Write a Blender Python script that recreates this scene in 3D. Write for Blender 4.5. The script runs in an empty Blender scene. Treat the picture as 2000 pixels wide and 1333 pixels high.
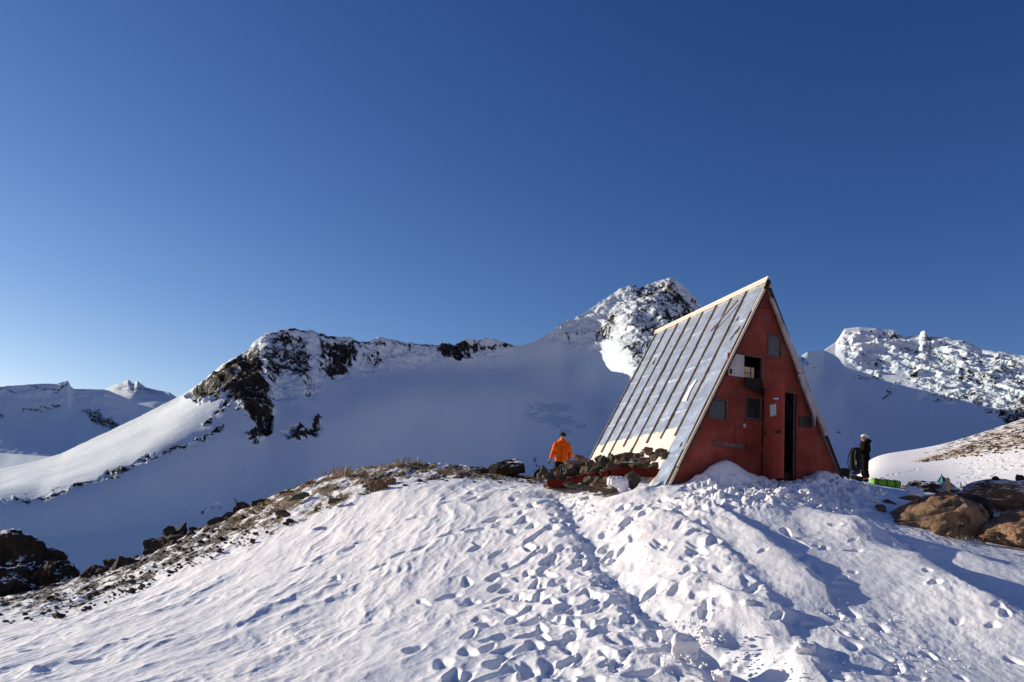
import bpy, bmesh, math, random
import numpy as np
from mathutils import Vector, Matrix, noise as mn

Q = 1.0            # mesh density factor
random.seed(7); rng = np.random.default_rng(7)
scene = bpy.context.scene
COL = scene.collection
F, PITCH, ROLL = 1676.0, 0.2288, -0.0884      # focal length in photo pixels, pitch, roll
SUN_AZ, SUN_EL = math.radians(67.5), math.radians(14.0)   # azimuth: left of the view axis

# ------------------------------------------------------------------ camera geometry
_c, _s = math.cos(PITCH), math.sin(PITCH)
_cr, _sr = math.cos(-ROLL), math.sin(-ROLL)
def ray(x, y):
    u = (np.asarray(x, float)-1000)/F; v = (666.5-np.asarray(y, float))/F
    u, v = u*_cr-v*_sr, u*_sr+v*_cr
    return u, _c-v*_s, _s+v*_c
def at(x, y, D):
    a, b, c = ray(x, y)
    return np.stack([a/b*D, np.broadcast_to(D, np.shape(a/b)) if np.ndim(a) else D, c/b*D], -1)
def V(x, y, D):
    return Vector([float(q) for q in at(x, y, D)])
def project(X, Y, Z):
    fw = Y*_c+Z*_s; up = -Y*_s+Z*_c
    u = X/fw; v = up/fw
    u, v = u*_cr+v*_sr, -u*_sr+v*_cr
    return 1000+F*u, 666.5-F*v

# ------------------------------------------------------------------ noise
def _hash(ix, iy, seed):
    h = (ix*374761393 + iy*668265263 + seed*982451653) & 0xffffffff
    h = ((h ^ (h >> 13))*1274126177) & 0xffffffff
    h = h ^ (h >> 16)
    return (h & 0xffff).astype(np.float32)/65535.0*6.2831853
def pn(x, y, seed=0):
    x = np.asarray(x, np.float64); y = np.asarray(y, np.float64)
    x0 = np.floor(x).astype(np.int64); y0 = np.floor(y).astype(np.int64)
    fx = (x-x0).astype(np.float32); fy = (y-y0).astype(np.float32)
    u = fx*fx*fx*(fx*(fx*6-15)+10); v = fy*fy*fy*(fy*(fy*6-15)+10)
    def g(dx, dy):
        a = _hash(x0+dx, y0+dy, seed)
        return np.cos(a)*(fx-dx)+np.sin(a)*(fy-dy)
    n0 = g(0, 0)*(1-u)+g(1, 0)*u
    n1 = g(0, 1)*(1-u)+g(1, 1)*u
    return (n0*(1-v)+n1*v)*1.5
def fbm(x, y, octv=4, seed=0, gain=.5):
    s = 0; a = 1.0
    for i in range(octv):
        s = s+a*pn(x*2**i+i*17.3, y*2**i-i*9.1, seed+i); a *= gain
    return s
def ridged(x, y, octv=5, seed=0, gain=.55):
    s = 0; a = 1.0; w = 1.0
    for i in range(octv):
        n = 1-np.abs(pn(x*2**i+i*5.3, y*2**i-i*3.7, seed+i)); n = n*n
        s = s+a*n*w; w = np.clip(n*1.6, 0, 1); a *= gain
    return s
def sstep(a, b, x):
    t = np.clip((x-a)/(b-a), 0, 1); return t*t*(3-2*t)

# ------------------------------------------------------------------ objects
def tag(o, label=None, cat=None, group=None, kind=None):
    if label: o['label'] = label
    if cat: o['category'] = cat
    if group: o['group'] = group
    if kind: o['kind'] = kind
    return o
def empty(name, loc, label, cat, group=None):
    o = bpy.data.objects.new(name, None); COL.objects.link(o); o.location = loc
    o.empty_display_size = .1
    return tag(o, label, cat, group)
def link(name, me, mat, parent=None, local=False):
    o = bpy.data.objects.new(name, me); COL.objects.link(o)
    if mat:
        for m in (mat if isinstance(mat, (list, tuple)) else [mat]): me.materials.append(m)
    if parent:
        o.parent = parent
        if not local:
            r = parent; off = Vector((0, 0, 0))
            while r is not None: off += r.location; r = r.parent
            o.location = -off
    return o
def grid_mesh(name, P, attrs=None, smooth=True):
    nr, nc = P.shape[:2]
    me = bpy.data.meshes.new(name)
    me.vertices.add(nr*nc); me.vertices.foreach_set('co', P.reshape(-1).astype(np.float32))
    i = np.arange(nr*nc).reshape(nr, nc)
    f = np.stack([i[:-1, :-1], i[:-1, 1:], i[1:, 1:], i[1:, :-1]], -1).reshape(-1, 4)
    me.loops.add(f.size); me.loops.foreach_set('vertex_index', f.reshape(-1).astype(np.int32))
    me.polygons.add(len(f)); me.polygons.foreach_set('loop_start', (np.arange(len(f))*4).astype(np.int32))
    me.polygons.foreach_set('loop_total', np.full(len(f), 4, np.int32))
    me.polygons.foreach_set('use_smooth', np.full(len(f), smooth))
    for k, a in (attrs or {}).items():
        at_ = me.attributes.new(k, 'FLOAT', 'POINT'); at_.data.foreach_set('value', a.reshape(-1).astype(np.float32))
    me.update(); me.validate()
    return me
def bm_obj(name, bm, mat, parent=None, smooth=False):
    me = bpy.data.meshes.new(name); bm.normal_update(); bm.to_mesh(me); bm.free()
    if smooth: me.polygons.foreach_set('use_smooth', [True]*len(me.polygons))
    return link(name, me, mat, parent)

# ------------------------------------------------------------------ materials
def mat(name):
    m = bpy.data.materials.new(name); m.use_nodes = True
    nt = m.node_tree; b = nt.nodes['Principled BSDF']
    return m, nt, b
def N(nt, t, **kw):
    n = nt.nodes.new(t)
    for k, v in kw.items():
        if k.startswith('_'): setattr(n, k[1:], v)
        else: n.inputs[k.replace('__', ' ')].default_value = v
    return n
def ramp(nt, fac, stops):
    r = nt.nodes.new('ShaderNodeValToRGB')
    el = r.color_ramp.elements
    while len(el) < len(stops): el.new(.5)
    for e, (p, c) in zip(el, stops):
        e.position = p; e.color = (*c, 1) if len(c) == 3 else c
    nt.links.new(fac, r.inputs[0]); return r.outputs[0]
def coords(nt, kind='Object', scale=(1, 1, 1)):
    tc = N(nt, 'ShaderNodeTexCoord'); mp = nt.nodes.new('ShaderNodeMapping')
    nt.links.new(tc.outputs[kind], mp.inputs[0]); mp.inputs['Scale'].default_value = scale
    return mp.outputs[0]
def noise(nt, vec, scale, detail=4, rough=.55, dist=0):
    n = N(nt, 'ShaderNodeTexNoise', Scale=scale, Detail=detail, Roughness=rough, Distortion=dist)
    nt.links.new(vec, n.inputs['Vector']); return n.outputs['Fac']
def bump(nt, b, h, strength=.5, dist=.02, prev=None):
    n = N(nt, 'ShaderNodeBump', Strength=strength, Distance=dist)
    nt.links.new(h, n.inputs['Height'])
    if prev: nt.links.new(prev, n.inputs['Normal'])
    nt.links.new(n.outputs[0], b.inputs['Normal']); return n.outputs[0]
def mixc(nt, f, a, b_, mode='MIX'):
    n = nt.nodes.new('ShaderNodeMix'); n.data_type = 'RGBA'; n.blend_type = mode
    for sock, v in ((n.inputs[0], f), (n.inputs[6], a), (n.inputs[7], b_)):
        if isinstance(v, (int, float)): sock.default_value = v
        elif isinstance(v, tuple): sock.default_value = (*v, 1) if len(v) == 3 else v
        else: nt.links.new(v, sock)
    return n.outputs[2]
def math_(nt, op, a, b_=None, clamp=False):
    n = nt.nodes.new('ShaderNodeMath'); n.operation = op; n.use_clamp = clamp
    for s_, v in ((n.inputs[0], a), (n.inputs[1], b_)):
        if v is None: continue
        if isinstance(v, (int, float)): s_.default_value = v
        else: nt.links.new(v, s_)
    return n.outputs[0]
def simple(name, c1, c2=None, rough=.8, scale=8, bumpd=0, bscale=30, metallic=0, stretch=(1, 1, 1), spec=.3):
    m, nt, b = mat(name); v = coords(nt, 'Object', stretch)
    if c2:
        nt.links.new(ramp(nt, noise(nt, v, scale, 5, .6), [(.3, c1), (.7, c2)]), b.inputs['Base Color'])
    else: b.inputs['Base Color'].default_value = (*c1, 1)
    b.inputs['Roughness'].default_value = rough; b.inputs['Metallic'].default_value = metallic
    b.inputs['Specular IOR Level'].default_value = spec
    if bumpd: bump(nt, b, noise(nt, v, bscale, 5, .6), .8, bumpd)
    return m

SNOW = (.82, .83, .85)
def snow_nodes(nt, b, v, near=True):
    b.inputs['Roughness'].default_value = .65; b.inputs['Specular IOR Level'].default_value = .25

def m_ground():
    m, nt, b = mat('snow_ground'); v = coords(nt, 'Object'); snow_nodes(nt, b, v)
    at_ = nt.nodes.new('ShaderNodeAttribute'); at_.attribute_name = 'bare'
    n1 = noise(nt, coords(nt, 'Object', (1, .5, 1)), 1.9, 7, .64)
    n2 = noise(nt, v, 22, 5, .7)
    s = math_(nt, 'ADD', math_(nt, 'MULTIPLY', n1, 2.6), math_(nt, 'MULTIPLY', n2, 1.2))
    s = math_(nt, 'ADD', s, at_.outputs['Fac'])
    mask = ramp(nt, math_(nt, 'SUBTRACT', s, 1.9, True), [(.46, (0, 0, 0)), (.54, (1, 1, 1))])
    mask = math_(nt, 'MULTIPLY', mask, math_(nt, 'GREATER_THAN', at_.outputs['Fac'], .04))
    dirt = ramp(nt, noise(nt, v, 9, 6, .7), [(.3, (.035, .024, .016)), (.48, (.10, .065, .035)), (.62, (.26, .18, .09)), (.8, (.34, .26, .15))])
    adk = nt.nodes.new('ShaderNodeAttribute'); adk.attribute_name = 'stony'
    dirt = mixc(nt, adk.outputs['Fac'], dirt, ramp(nt, noise(nt, v, 7, 6, .7), [(.35, (.016, .012, .010)), (.62, (.06, .042, .030)), (.8, (.11, .075, .05))]))
    sc = ramp(nt, noise(nt, v, .6, 4), [(.3, (.80, .82, .85)), (.7, (.86, .86, .87))])
    nt.links.new(mixc(nt, mask, sc, dirt), b.inputs['Base Color'])
    p = bump(nt, b, noise(nt, v, 9, 5, .6), .35, .03)
    p = bump(nt, b, noise(nt, v, 55, 4, .65), .35, .008, p)
    p = bump(nt, b, math_(nt, 'MULTIPLY', mask, noise(nt, v, 30, 6, .75)), 1, .05, p)
    return m
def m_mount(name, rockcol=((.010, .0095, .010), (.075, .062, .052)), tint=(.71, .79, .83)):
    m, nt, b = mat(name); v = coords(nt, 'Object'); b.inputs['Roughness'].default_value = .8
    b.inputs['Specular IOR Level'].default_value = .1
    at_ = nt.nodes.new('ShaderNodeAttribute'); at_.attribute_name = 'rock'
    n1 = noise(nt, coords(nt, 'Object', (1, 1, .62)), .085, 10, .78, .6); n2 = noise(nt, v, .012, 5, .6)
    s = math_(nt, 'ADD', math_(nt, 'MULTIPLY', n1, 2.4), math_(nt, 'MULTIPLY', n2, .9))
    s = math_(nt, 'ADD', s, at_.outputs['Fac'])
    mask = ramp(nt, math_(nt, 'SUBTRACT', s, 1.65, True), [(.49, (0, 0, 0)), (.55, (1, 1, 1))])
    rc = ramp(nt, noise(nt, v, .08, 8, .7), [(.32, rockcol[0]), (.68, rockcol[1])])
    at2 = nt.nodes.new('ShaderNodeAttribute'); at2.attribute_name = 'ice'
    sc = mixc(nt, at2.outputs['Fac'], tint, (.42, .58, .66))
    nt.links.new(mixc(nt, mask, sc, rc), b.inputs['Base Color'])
    hh = math_(nt, 'MULTIPLY', noise(nt, v, .12, 8, .7), math_(nt, 'ADD', mask, .12))
    bump(nt, b, hh, 1, 7)
    return m
def m_rock(name, cols, snow=0.0, scale=3, lichen=None):
    m, nt, b = mat(name); v = coords(nt, 'Object')
    c = ramp(nt, noise(nt, v, scale, 8, .68, .4), [(.28+.44*i/(len(cols)-1), k) for i, k in enumerate(cols)])
    if lichen:
        lm = ramp(nt, noise(nt, v, scale*1.7, 7, .7), [(.52, (0, 0, 0)), (.6, (1, 1, 1))])
        c = mixc(nt, lm, c, lichen)
    if snow > 0:
        g = nt.nodes.new('ShaderNodeNewGeometry'); sx = nt.nodes.new('ShaderNodeSeparateXYZ')
        nt.links.new(g.outputs['True Normal'], sx.inputs[0])
        k = math_(nt, 'ADD', math_(nt, 'MULTIPLY', sx.outputs[2], .6), math_(nt, 'MULTIPLY', noise(nt, v, 2.0, 4), 1.0))
        sm = ramp(nt, k, [(1.22-snow, (0, 0, 0)), (1.25-snow, (1, 1, 1))])
        c = mixc(nt, sm, c, SNOW)
    nt.links.new(c, b.inputs['Base Color']); b.inputs['Roughness'].default_value = .85
    b.inputs['Specular IOR Level'].default_value = .25
    p = bump(nt, b, noise(nt, v, scale*2, 8, .7, .3), .9, .06/scale*3)
    bump(nt, b, noise(nt, v, scale*14, 6, .7), .6, .012, p)
    return m

M = {}
M['ground'] = m_ground()
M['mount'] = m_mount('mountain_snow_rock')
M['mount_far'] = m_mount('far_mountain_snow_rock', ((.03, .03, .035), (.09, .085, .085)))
M['snow'] = simple('loose_snow', (.82, .83, .85), (.87, .87, .88), .6, 5, .01, 40)
M['rock_dark'] = m_rock('dark_rock', [(.012, .010, .009), (.04, .032, .026), (.085, .062, .045)], .0, 4)
M['rock_dark_snowy'] = m_rock('dark_rock_snow', [(.008, .007, .006), (.028, .021, .016), (.06, .042, .03)], .26, 3)
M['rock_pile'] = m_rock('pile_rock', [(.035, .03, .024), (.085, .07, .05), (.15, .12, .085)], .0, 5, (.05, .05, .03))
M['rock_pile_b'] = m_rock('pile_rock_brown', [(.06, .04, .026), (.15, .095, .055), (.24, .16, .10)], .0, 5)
M['rock_pile_s'] = m_rock('pile_rock_snowy', [(.03, .026, .02), (.08, .065, .045), (.14, .11, .08)], .25, 4)
M['boulder'] = m_rock('boulder_tan', [(.10, .06, .038), (.28, .17, .10), (.42, .28, .18)], .0, 1.6, (.07, .06, .035))
M['ledge'] = m_rock('ledge_rock_snowy', [(.05, .035, .025), (.15, .10, .065), (.26, .18, .12)], .34, 2.2)
M['red_dark'] = simple('dark_red_board', (.05, .008, .008), (.08, .013, .012), 1, 6, .004, 30, spec=.02)  # even dark red for the long terrace board

# ------------------------------------------------------------------ near terrain
DS = np.array([0, 4, 8, 10, 12, 14, 16, 18, 20, 23, 27, 32, 40, 55, 70, 85], float)
TAB = {  # photo column : rows at each depth from 8 m; None = ground has dropped away
 -900: [1440, 1390, 1350, 1325, 1305, 1292, 1282, 1275, 1285, None],
 -400: [1420, 1368, 1328, 1298, 1275, 1256, 1243, 1235, 1240, None],
 0:    [1398, 1335, 1290, 1256, 1230, 1212, 1198, 1178, 1160, 1155, None],
 150:  [1395, 1326, 1276, 1238, 1208, 1186, 1168, 1148, 1136, None],
 280:  [1392, 1316, 1262, 1222, 1188, 1160, 1136, 1108, 1092, None],
 350:  [1391, 1312, 1256, 1213, 1176, 1144, 1114, 1078, 1058, None],
 480:  [1390, 1304, 1243, 1194, 1150, 1112, 1076, 1026, 994, None],
 600:  [1390, 1297, 1230, 1174, 1125, 1080, 1038, 978, 941, None],
 700:  [1391, 1291, 1218, 1156, 1102, 1053, 1007, 950, 918, None],
 800:  [1393, 1286, 1207, 1139, 1080, 1027, 980, 931, 909, None],
 900:  [1395, 1282, 1198, 1124, 1062, 1010, 966, 932, 920, None],
 1000: [1393, 1276, 1186, 1111, 1048, 999, 962, 936, 929, None],
 1060: [1390, 1270, 1176, 1096, 1028, 978, 951, 944, 952, None],
 1200: [1380, 1250, 1150, 1072, 1012, 971, 948, 944, 953, None],
 1320: [1372, 1232, 1124, 1042, 978, 941, 930, 926, 930, 940, None],
 1500: [1370, 1226, 1116, 1036, 975, 942, 930, 928, 930, 940, None],
 1640: [1374, 1232, 1124, 1044, 985, 952, 942, 940, 941, 943, 938, 922, 913, 913],
 1750: [1380, 1240, 1135, 1060, 1010, 978, 962, 955, 952, 949, 942, 918, 905, 902],
 1850: [1386, 1248, 1143, 1072, 1026, 1000, 980, 965, 962, 959, 951, 917, 894, 884],
 1930: [1390, 1252, 1148, 1080, 1036, 1008, 986, 966, 960, 956, 944, 898, 870, 858],
 2000: [1395, 1256, 1152, 1086, 1043, 1014, 988, 964, 956, 949, 930, 876, 846, 834],
 2200: [1410, 1270, 1166, 1100, 1058, 1028, 1000, 970, 948, 930, 895, 825, 785, 768],
 2800: [1450, 1310, 1210, 1144, 1100, 1066, 1036, 996, 955, 915, 860, 760, 700, 680],
}
DEXT = np.concatenate([DS, [100, 130, 180, 300, 800]])
AZ = np.linspace(-1.7, 1.7, 681)
cols = sorted(TAB)
ZT = np.zeros((len(DEXT), len(AZ)))
zc = np.zeros((len(DEXT), len(cols))); ac = np.zeros((len(DEXT), len(cols)))
for j, x in enumerate(cols):
    ys = TAB[x]; n = len([q for q in ys if q is not None])
    for i, D in enumerate(DEXT):
        if D < 8:
            p = at(x, ys[0], 8.0); t = D/8
            zc[i, j] = -1.62*(1-t)+p[2]*t; ac[i, j] = p[0]/8; continue
        k = i-2
        if k < n:
            p = at(x, ys[k], D); zc[i, j] = p[2]; ac[i, j] = p[0]/D
        else:
            D0 = DEXT[n+1]; z0 = at(x, ys[n-1], D0)[2]; a0 = at(x, ys[n-1], D0)[0]/D0
            q = D-D0
            zc[i, j] = max(z0-0.52*q-.008*q*q if q < 60 else z0-60-(q-60)*.35, -78-.01*q); ac[i, j] = a0
for i in range(len(DEXT)):
    ZT[i] = np.interp(AZ, ac[i], zc[i])
ker = np.exp(-.5*(np.arange(-14, 15)/5.)**2); ker /= ker.sum()
for i in range(len(DEXT)):
    ZT[i] = np.convolve(np.pad(ZT[i], 14, mode='edge'), ker, 'valid')
# slopes for a smooth (monotone-limited hermite) interpolation along depth
dz = np.diff(ZT, axis=0)/np.diff(DEXT)[:, None]
SL = np.zeros_like(ZT); SL[0] = dz[0]; SL[-1] = dz[-1]
SL[1:-1] = (dz[:-1]*np.diff(DEXT)[1:, None]+dz[1:]*np.diff(DEXT)[:-1, None])/(np.diff(DEXT)[1:, None]+np.diff(DEXT)[:-1, None])
def base(X, Y):
    X = np.asarray(X, float); Y = np.clip(np.asarray(Y, float), .01, 799)
    a = np.clip(X/Y, -1.69, 1.69); ja = (a-AZ[0])/(AZ[1]-AZ[0]); j = np.clip(ja.astype(int), 0, len(AZ)-2); fj = ja-j
    i = np.clip(np.searchsorted(DEXT, Y)-1, 0, len(DEXT)-2)
    h = DEXT[i+1]-DEXT[i]; t = (Y-DEXT[i])/h
    def L(T, ii): return T[ii, j]*(1-fj)+T[ii, j+1]*fj
    z0, z1, m0, m1 = L(ZT, i), L(ZT, i+1), L(SL, i)*h, L(SL, i+1)*h
    return (2*t**3-3*t**2+1)*z0+(t**3-2*t**2+t)*m0+(-2*t**3+3*t**2)*z1+(t**3-t**2)*m1
def hit(x, y, d0=6., d1=95.):
    a, b, c = [float(q) for q in ray(x, y)]
    D = np.arange(d0, d1, .05)
    dzz = c/b*D-base(a/b*D, D)
    k = np.argmax(dzz < 0)
    if dzz[k] >= 0: k = int(np.argmin(dzz))
    return np.array([a/b*D[k], D[k]])

# hut frame (apex of the gable, along the gable, along the ridge)
AP = np.array([5.4461, 18., 6.0615]); TH = .2604; HK = .468; HL = 5.4833
GX = np.array([math.cos(TH), math.sin(TH), 0]); GR = np.array([-math.sin(TH), math.cos(TH), 0])
def hut(s, t, l=0.): return Vector(AP+GX*s+GR*l+np.array([0, 0, -t]))
def gab(x, y):
    d = np.array([float(q) for q in ray(x, y)]); t = (AP@GR)/(d@GR); P = d*t-AP
    return P@GX, -P[2]
RN = np.array([-1, 0, HK]); RN = RN[0]*GX+np.array([0, 0, HK]); RN = RN/np.linalg.norm(RN)   # left roof normal
def roofp(x, y):
    d = np.array([float(q) for q in ray(x, y)]); t = (AP@RN)/(d@RN); P = d*t-AP
    return P@GR, -P[2]
def rp(l, t, h=0.): return Vector(AP+GX*(-HK*t)+GR*l+np.array([0, 0, -t])+RN*h)

# large shapes on the snow: (kind, polyline in photo pixels, width m, height m)
def line_pts(px): return np.array([hit(*p) for p in px])
FEAT = []
def feat(px, w, h, asym=0.): FEAT.append((line_pts(px), w, h, asym))
feat([(1440, 985), (1560, 1010), (1660, 1040), (1745, 1075), (1800, 1120), (1880, 1175), (2010, 1245), (2150, 1300)], .40, .26, .9)
feat([(1560, 1000), (1700, 1040), (1800, 1070), (1900, 1100), (2050, 1140)], .28, .08, .4)
feat([(1400, 1010), (1470, 1050), (1520, 1090), (1600, 1150)], .27, .13, .8)
feat([(1300, 1010), (1400, 1075), (1450, 1120), (1500, 1165)], .24, .08, .6)
feat([(1420, 1170), (1480, 1185), (1530, 1200)], .2, .14, .5)
feat([(1545, 1235), (1570, 1260), (1580, 1300)], .2, .10, .5)
feat([(1740, 1080), (1830, 1110), (1930, 1150), (2050, 1190)], .3, -.13, 0)
feat([(1085, 965), (1130, 1020), (1180, 1085), (1245, 1140), (1300, 1200), (1350, 1270), (1390, 1335)], .46, -.22, 0)
feat([(1070, 975), (1110, 1030), (1150, 1085), (1200, 1140), (1260, 1210), (1310, 1290)], .22, .08, .4)
feat([(1380, 1250), (1440, 1275), (1500, 1310)], .3, -.2, 0)
feat([(1450, 1230), (1510, 1245), (1540, 1240)], .2, -.13, 0)
feat([(1310, 1215), (1345, 1255), (1370, 1300), (1380, 1340)], .16, .17, .3)
feat([(560, 1200), (600, 1180), (660, 1160)], .12, .035, .3)
feat([(470, 1220), (520, 1185), (565, 1170)], .13, .05, .5)
def seg_dist(X, Y, pl):
    best = np.full(X.shape, 1e9); sg = np.zeros(X.shape)
    for a, b in zip(pl[:-1], pl[1:]):
        d = b-a; L2 = d@d
        t = np.clip(((X-a[0])*d[0]+(Y-a[1])*d[1])/L2, 0, 1)
        ex = X-a[0]-t*d[0]; ey = Y-a[1]-t*d[1]; q = np.hypot(ex, ey)
        s = np.sign(ex*abs(d[1])/ (abs(d[1])+1e-9))
        m = q < best; best = np.where(m, q, best); sg = np.where(m, s, sg)
    return best, sg
def gpt(s, l): p = AP+GX*s+GR*l; return p[0], p[1]
MOUNDS = []   # x, y, rx, ry, h, angle
def mound(s, l, rs, rl, h): MOUNDS.append((*gpt(s, l), rs, rl, h))
mound(-1.05, -.28, .42, .34, .40); mound(-.62, -.25, .36, .3, .20); mound(-.25, -.3, .25, .3, .10); mound(-1.45, -.35, .4, .45, .12)
mound(1.28, -.25, .36, .32, .22); mound(1.55, -.35, .5, .5, .12)
mound(.75, -1.0, .45, .32, .17); mound(.2, -1.35, .4, .35, .15); mound(-.5, -1.6, .6, .4, .12); mound(1.6, -1.2, .6, .4, .12)
mp_ = hit(1262, 948); MOUNDS.append((mp_[0], mp_[1], .42, .35, .32))
mp_ = hit(1240, 975); MOUNDS.append((mp_[0], mp_[1], .6, .3, .1))
def macro(X, Y):
    X = np.asarray(X, float); Y = np.asarray(Y, float)
    z = base(X, Y)
    for (mx, my, rs, rl, h) in MOUNDS:
        dx, dy = X-mx, Y-my
        a = (dx*GX[0]+dy*GX[1])/rs; b = (dx*GR[0]+dy*GR[1])/rl
        z = z+h*np.exp(-(np.abs(a)**2.2+np.abs(b)**2.2))
    return z
def gz(X, Y): return float(macro(np.array([X]), np.array([Y]))[0])

def terrain():
    nc = int(1450*Q)
    az = np.concatenate([np.linspace(-1.6, -.74, 50)[:-1], np.linspace(-.74, .76, nc), np.linspace(.76, 1.6, 50)[1:]])
    dd = np.concatenate([np.linspace(.4, 6.5, 70)[:-1],
                         np.exp(np.linspace(math.log(6.5), math.log(30), int(900*Q)))[:-1],
                         np.exp(np.linspace(math.log(30), math.log(95), int(330*Q)))[:-1],
                         np.exp(np.linspace(math.log(95), math.log(420), 50))])
    A, Dg = np.meshgrid(az, dd); X = A*Dg; Y = Dg
    Z = macro(X, Y)
    px, py = project(X, Y, Z)
    for pl, w, h, asym in FEAT:
        m = (X > pl[:, 0].min()-1.5) & (X < pl[:, 0].max()+1.5) & (Y > pl[:, 1].min()-1.5) & (Y < pl[:, 1].max()+1.5)
        x_, y_ = X[m], Y[m]
        w1 = x_+.08*fbm(x_*1.3, y_*1.3, 3, 31); w2 = y_+.08*fbm(x_*1.3, y_*1.3, 3, 41)
        d, sg = seg_dist(w1, w2, pl)
        ww = w*np.where(sg > 0, 1-asym*.65, 1+asym)
        vary = .85+.22*fbm(x_*.9, y_*.9, 2, 55)
        Z[m] += h*vary*np.exp(-(d/ww)**2)
    near = sstep(45, 24, Y)
    # wind-carved relief, long axis close to the view axis
    wx = X+.10*fbm(X*.8, Y*.8, 2, 11); c_ = wx*1.0-.06*Y; l_ = Y+.06*wx
    sast = ridged(c_*1.25, l_*.42, 4, 3, .5)-1.0
    rip = fbm(c_*2.6, l_*.9, 3, 7, .55)
    fine = fbm(c_*9, l_*4.5, 3, 19, .6)
    zone_r = sstep(850, 1150, px)                # trampled ground in front of the hut
    zone_l = 1-zone_r
    soft = .55+.45*sstep(-.3, .3, fbm(X*.35, Y*.35, 2, 77))
    # steps of wind crust: sharpen
    sh = np.tanh(rip*2.2)*.5
    lump = fbm(X*1.9+9, Y*1.25, 3, 91, .5)
    Z += near*soft*(zone_l*(.040*sast+.019*sh+.004*fine)+zone_r*((.026*np.tanh(lump*1.6)+.013*sh)*(1-.75*sstep(1380, 1560, px))+.020*sast*(1-.5*sstep(1380, 1560, px))+.005*fine))
    Z += near*.10*fbm(X*.22, Y*.18, 2, 5)*sstep(7, 12, Y)
    # crisp small steps everywhere in the trampled zone
    st = fbm(X*3.4, Y*2.2, 3, 63, .6); Z += near*zone_r*.010*(1-.6*sstep(1380, 1560, px))*np.tanh(st*3)*sstep(-.2, .4, fbm(X*.5+3, Y*.5, 2, 64))
    # coarse snow rubble in front of the hut
    q1 = sstep(1300, 1400, px)*sstep(1740, 1640, px)*sstep(1020, 990, py)*sstep(922, 936, py)
    rb = np.maximum(fbm(X*4.2, Y*4.2, 3, 71, .6), 0)**.6; Z += q1*(.12*rb-.03)*near
    # footprints
    FP = []
    def trail(px_pts, n_side=2, step=.50, jit=.10, sd=None):
        P = line_pts(px_pts)
        for a, b in zip(P[:-1], P[1:]):
            L = np.linalg.norm(b-a); d = (b-a)/L; k = max(1, int(L/step))
            for i in range(k):
                c = a+d*(i+.5)*L/k; side = (1 if i % 2 else -1)*.12*n_side/2
                c = c+np.array([-d[1], d[0]])*side+rng.normal(0, jit, 2)
                FP.append((c[0], c[1], math.atan2(d[1], d[0])+rng.normal(0, .35), rng.uniform(.14, .24), rng.uniform(.07, .11), rng.uniform(.03, .085)))
    for tr in ([(1000, 1340), (1030, 1200), (1060, 1100), (1100, 1020), (1080, 965)],
               [(1080, 1340), (1100, 1200), (1110, 1090), (1120, 1000), (1160, 960)],
               [(1150, 1340), (1150, 1230), (1170, 1120), (1200, 1040), (1300, 975)],
               [(940, 1330), (1000, 1230), (1040, 1150), (1060, 1080), (1010, 1000)],
               [(880, 1340), (930, 1240), (960, 1150), (1010, 1060), (1040, 980)],
               [(1230, 1340), (1260, 1240), (1240, 1150), (1220, 1060), (1250, 990)],
               [(1300, 1180), (1330, 1100), (1350, 1040), (1420, 980)],
               [(1400, 1200), (1380, 1130), (1360, 1060), (1300, 990)],
               [(560, 1120), (680, 1060), (780, 1020), (900, 980), (1000, 955)],
               [(620, 1150), (700, 1110), (800, 1070), (900, 1040), (1000, 1000)],
               [(1650, 1200), (1600, 1130), (1560, 1080), (1500, 1030)],
               [(1740, 1330), (1700, 1240), (1650, 1180)],
               [(0, 1290), (60, 1270), (130, 1250)], [(30, 1320), (100, 1300), (200, 1290)],
               [(1020, 1330), (1050, 1260), (1090, 1180), (1060, 1060)],
               [(1180, 1330), (1210, 1270), (1190, 1180), (1150, 1080)],
               [(1730, 930), (1800, 915), (1880, 905), (1960, 895)], [(1880, 925), (1930, 915), (1990, 905)],
               [(1860, 910), (1940, 900), (2010, 890)], [(1900, 900), (1950, 890), (2000, 878)]):
        trail(tr)
    for k in range(120):
        x = rng.normal(1120, 170); y = rng.uniform(955, 1335)
        if x < 800 or x > 1500: continue
        h = hit(x, y); FP.append((h[0], h[1], rng.normal(1.4, .5), rng.uniform(.10, .28), rng.uniform(.05, .11), rng.uniform(.02, .075)))
    for k in range(55):
        x = rng.uniform(1300, 1990); y = rng.uniform(1040, 1330)
        h = hit(x, y); FP.append((h[0], h[1], rng.uniform(0, 3.1), rng.uniform(.05, .13), rng.uniform(.04, .08), rng.uniform(.02, .06)))
    for k in range(70):
        x = rng.uniform(1870, 2010); y = rng.uniform(885, 935)+(-.25)*(x-1930)
        h = hit(x, y, 30); FP.append((h[0], h[1], rng.uniform(0, 3.1), rng.uniform(.15, .3), rng.uniform(.1, .2), rng.uniform(.05, .1)))
    for (fx, fy, an, ra, rb_, dp) in FP:
        R = ra*3.2
        i0, i1 = np.searchsorted(dd, [fy-R, fy+R]); 
        j0, j1 = np.searchsorted(az, [(fx-R)/(fy+(R if fx > 0 else -R)), (fx+R)/max(fy-(R if fx > 0 else -R), .5)])
        j0 = max(j0-2, 0); j1 = j1+2
        sl = (slice(i0, i1), slice(j0, j1))
        dx = X[sl]-fx; dy = Y[sl]-fy; ca, sa = math.cos(an), math.sin(an)
        u = (dx*ca+dy*sa)/ra; w = (-dx*sa+dy*ca)/rb_
        r = np.sqrt(u*u+w*w)+.12*np.sin(3*np.arctan2(w, u)+fx*7)
        hole = 1-sstep(.35, 1.2, r)
        rim = np.exp(-((r-1.3)/.3)**2)
        Z[sl] += -dp*hole+dp*.10*rim*(.6+.6*np.sin(fx*50+2*np.arctan2(w, u)))
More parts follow.
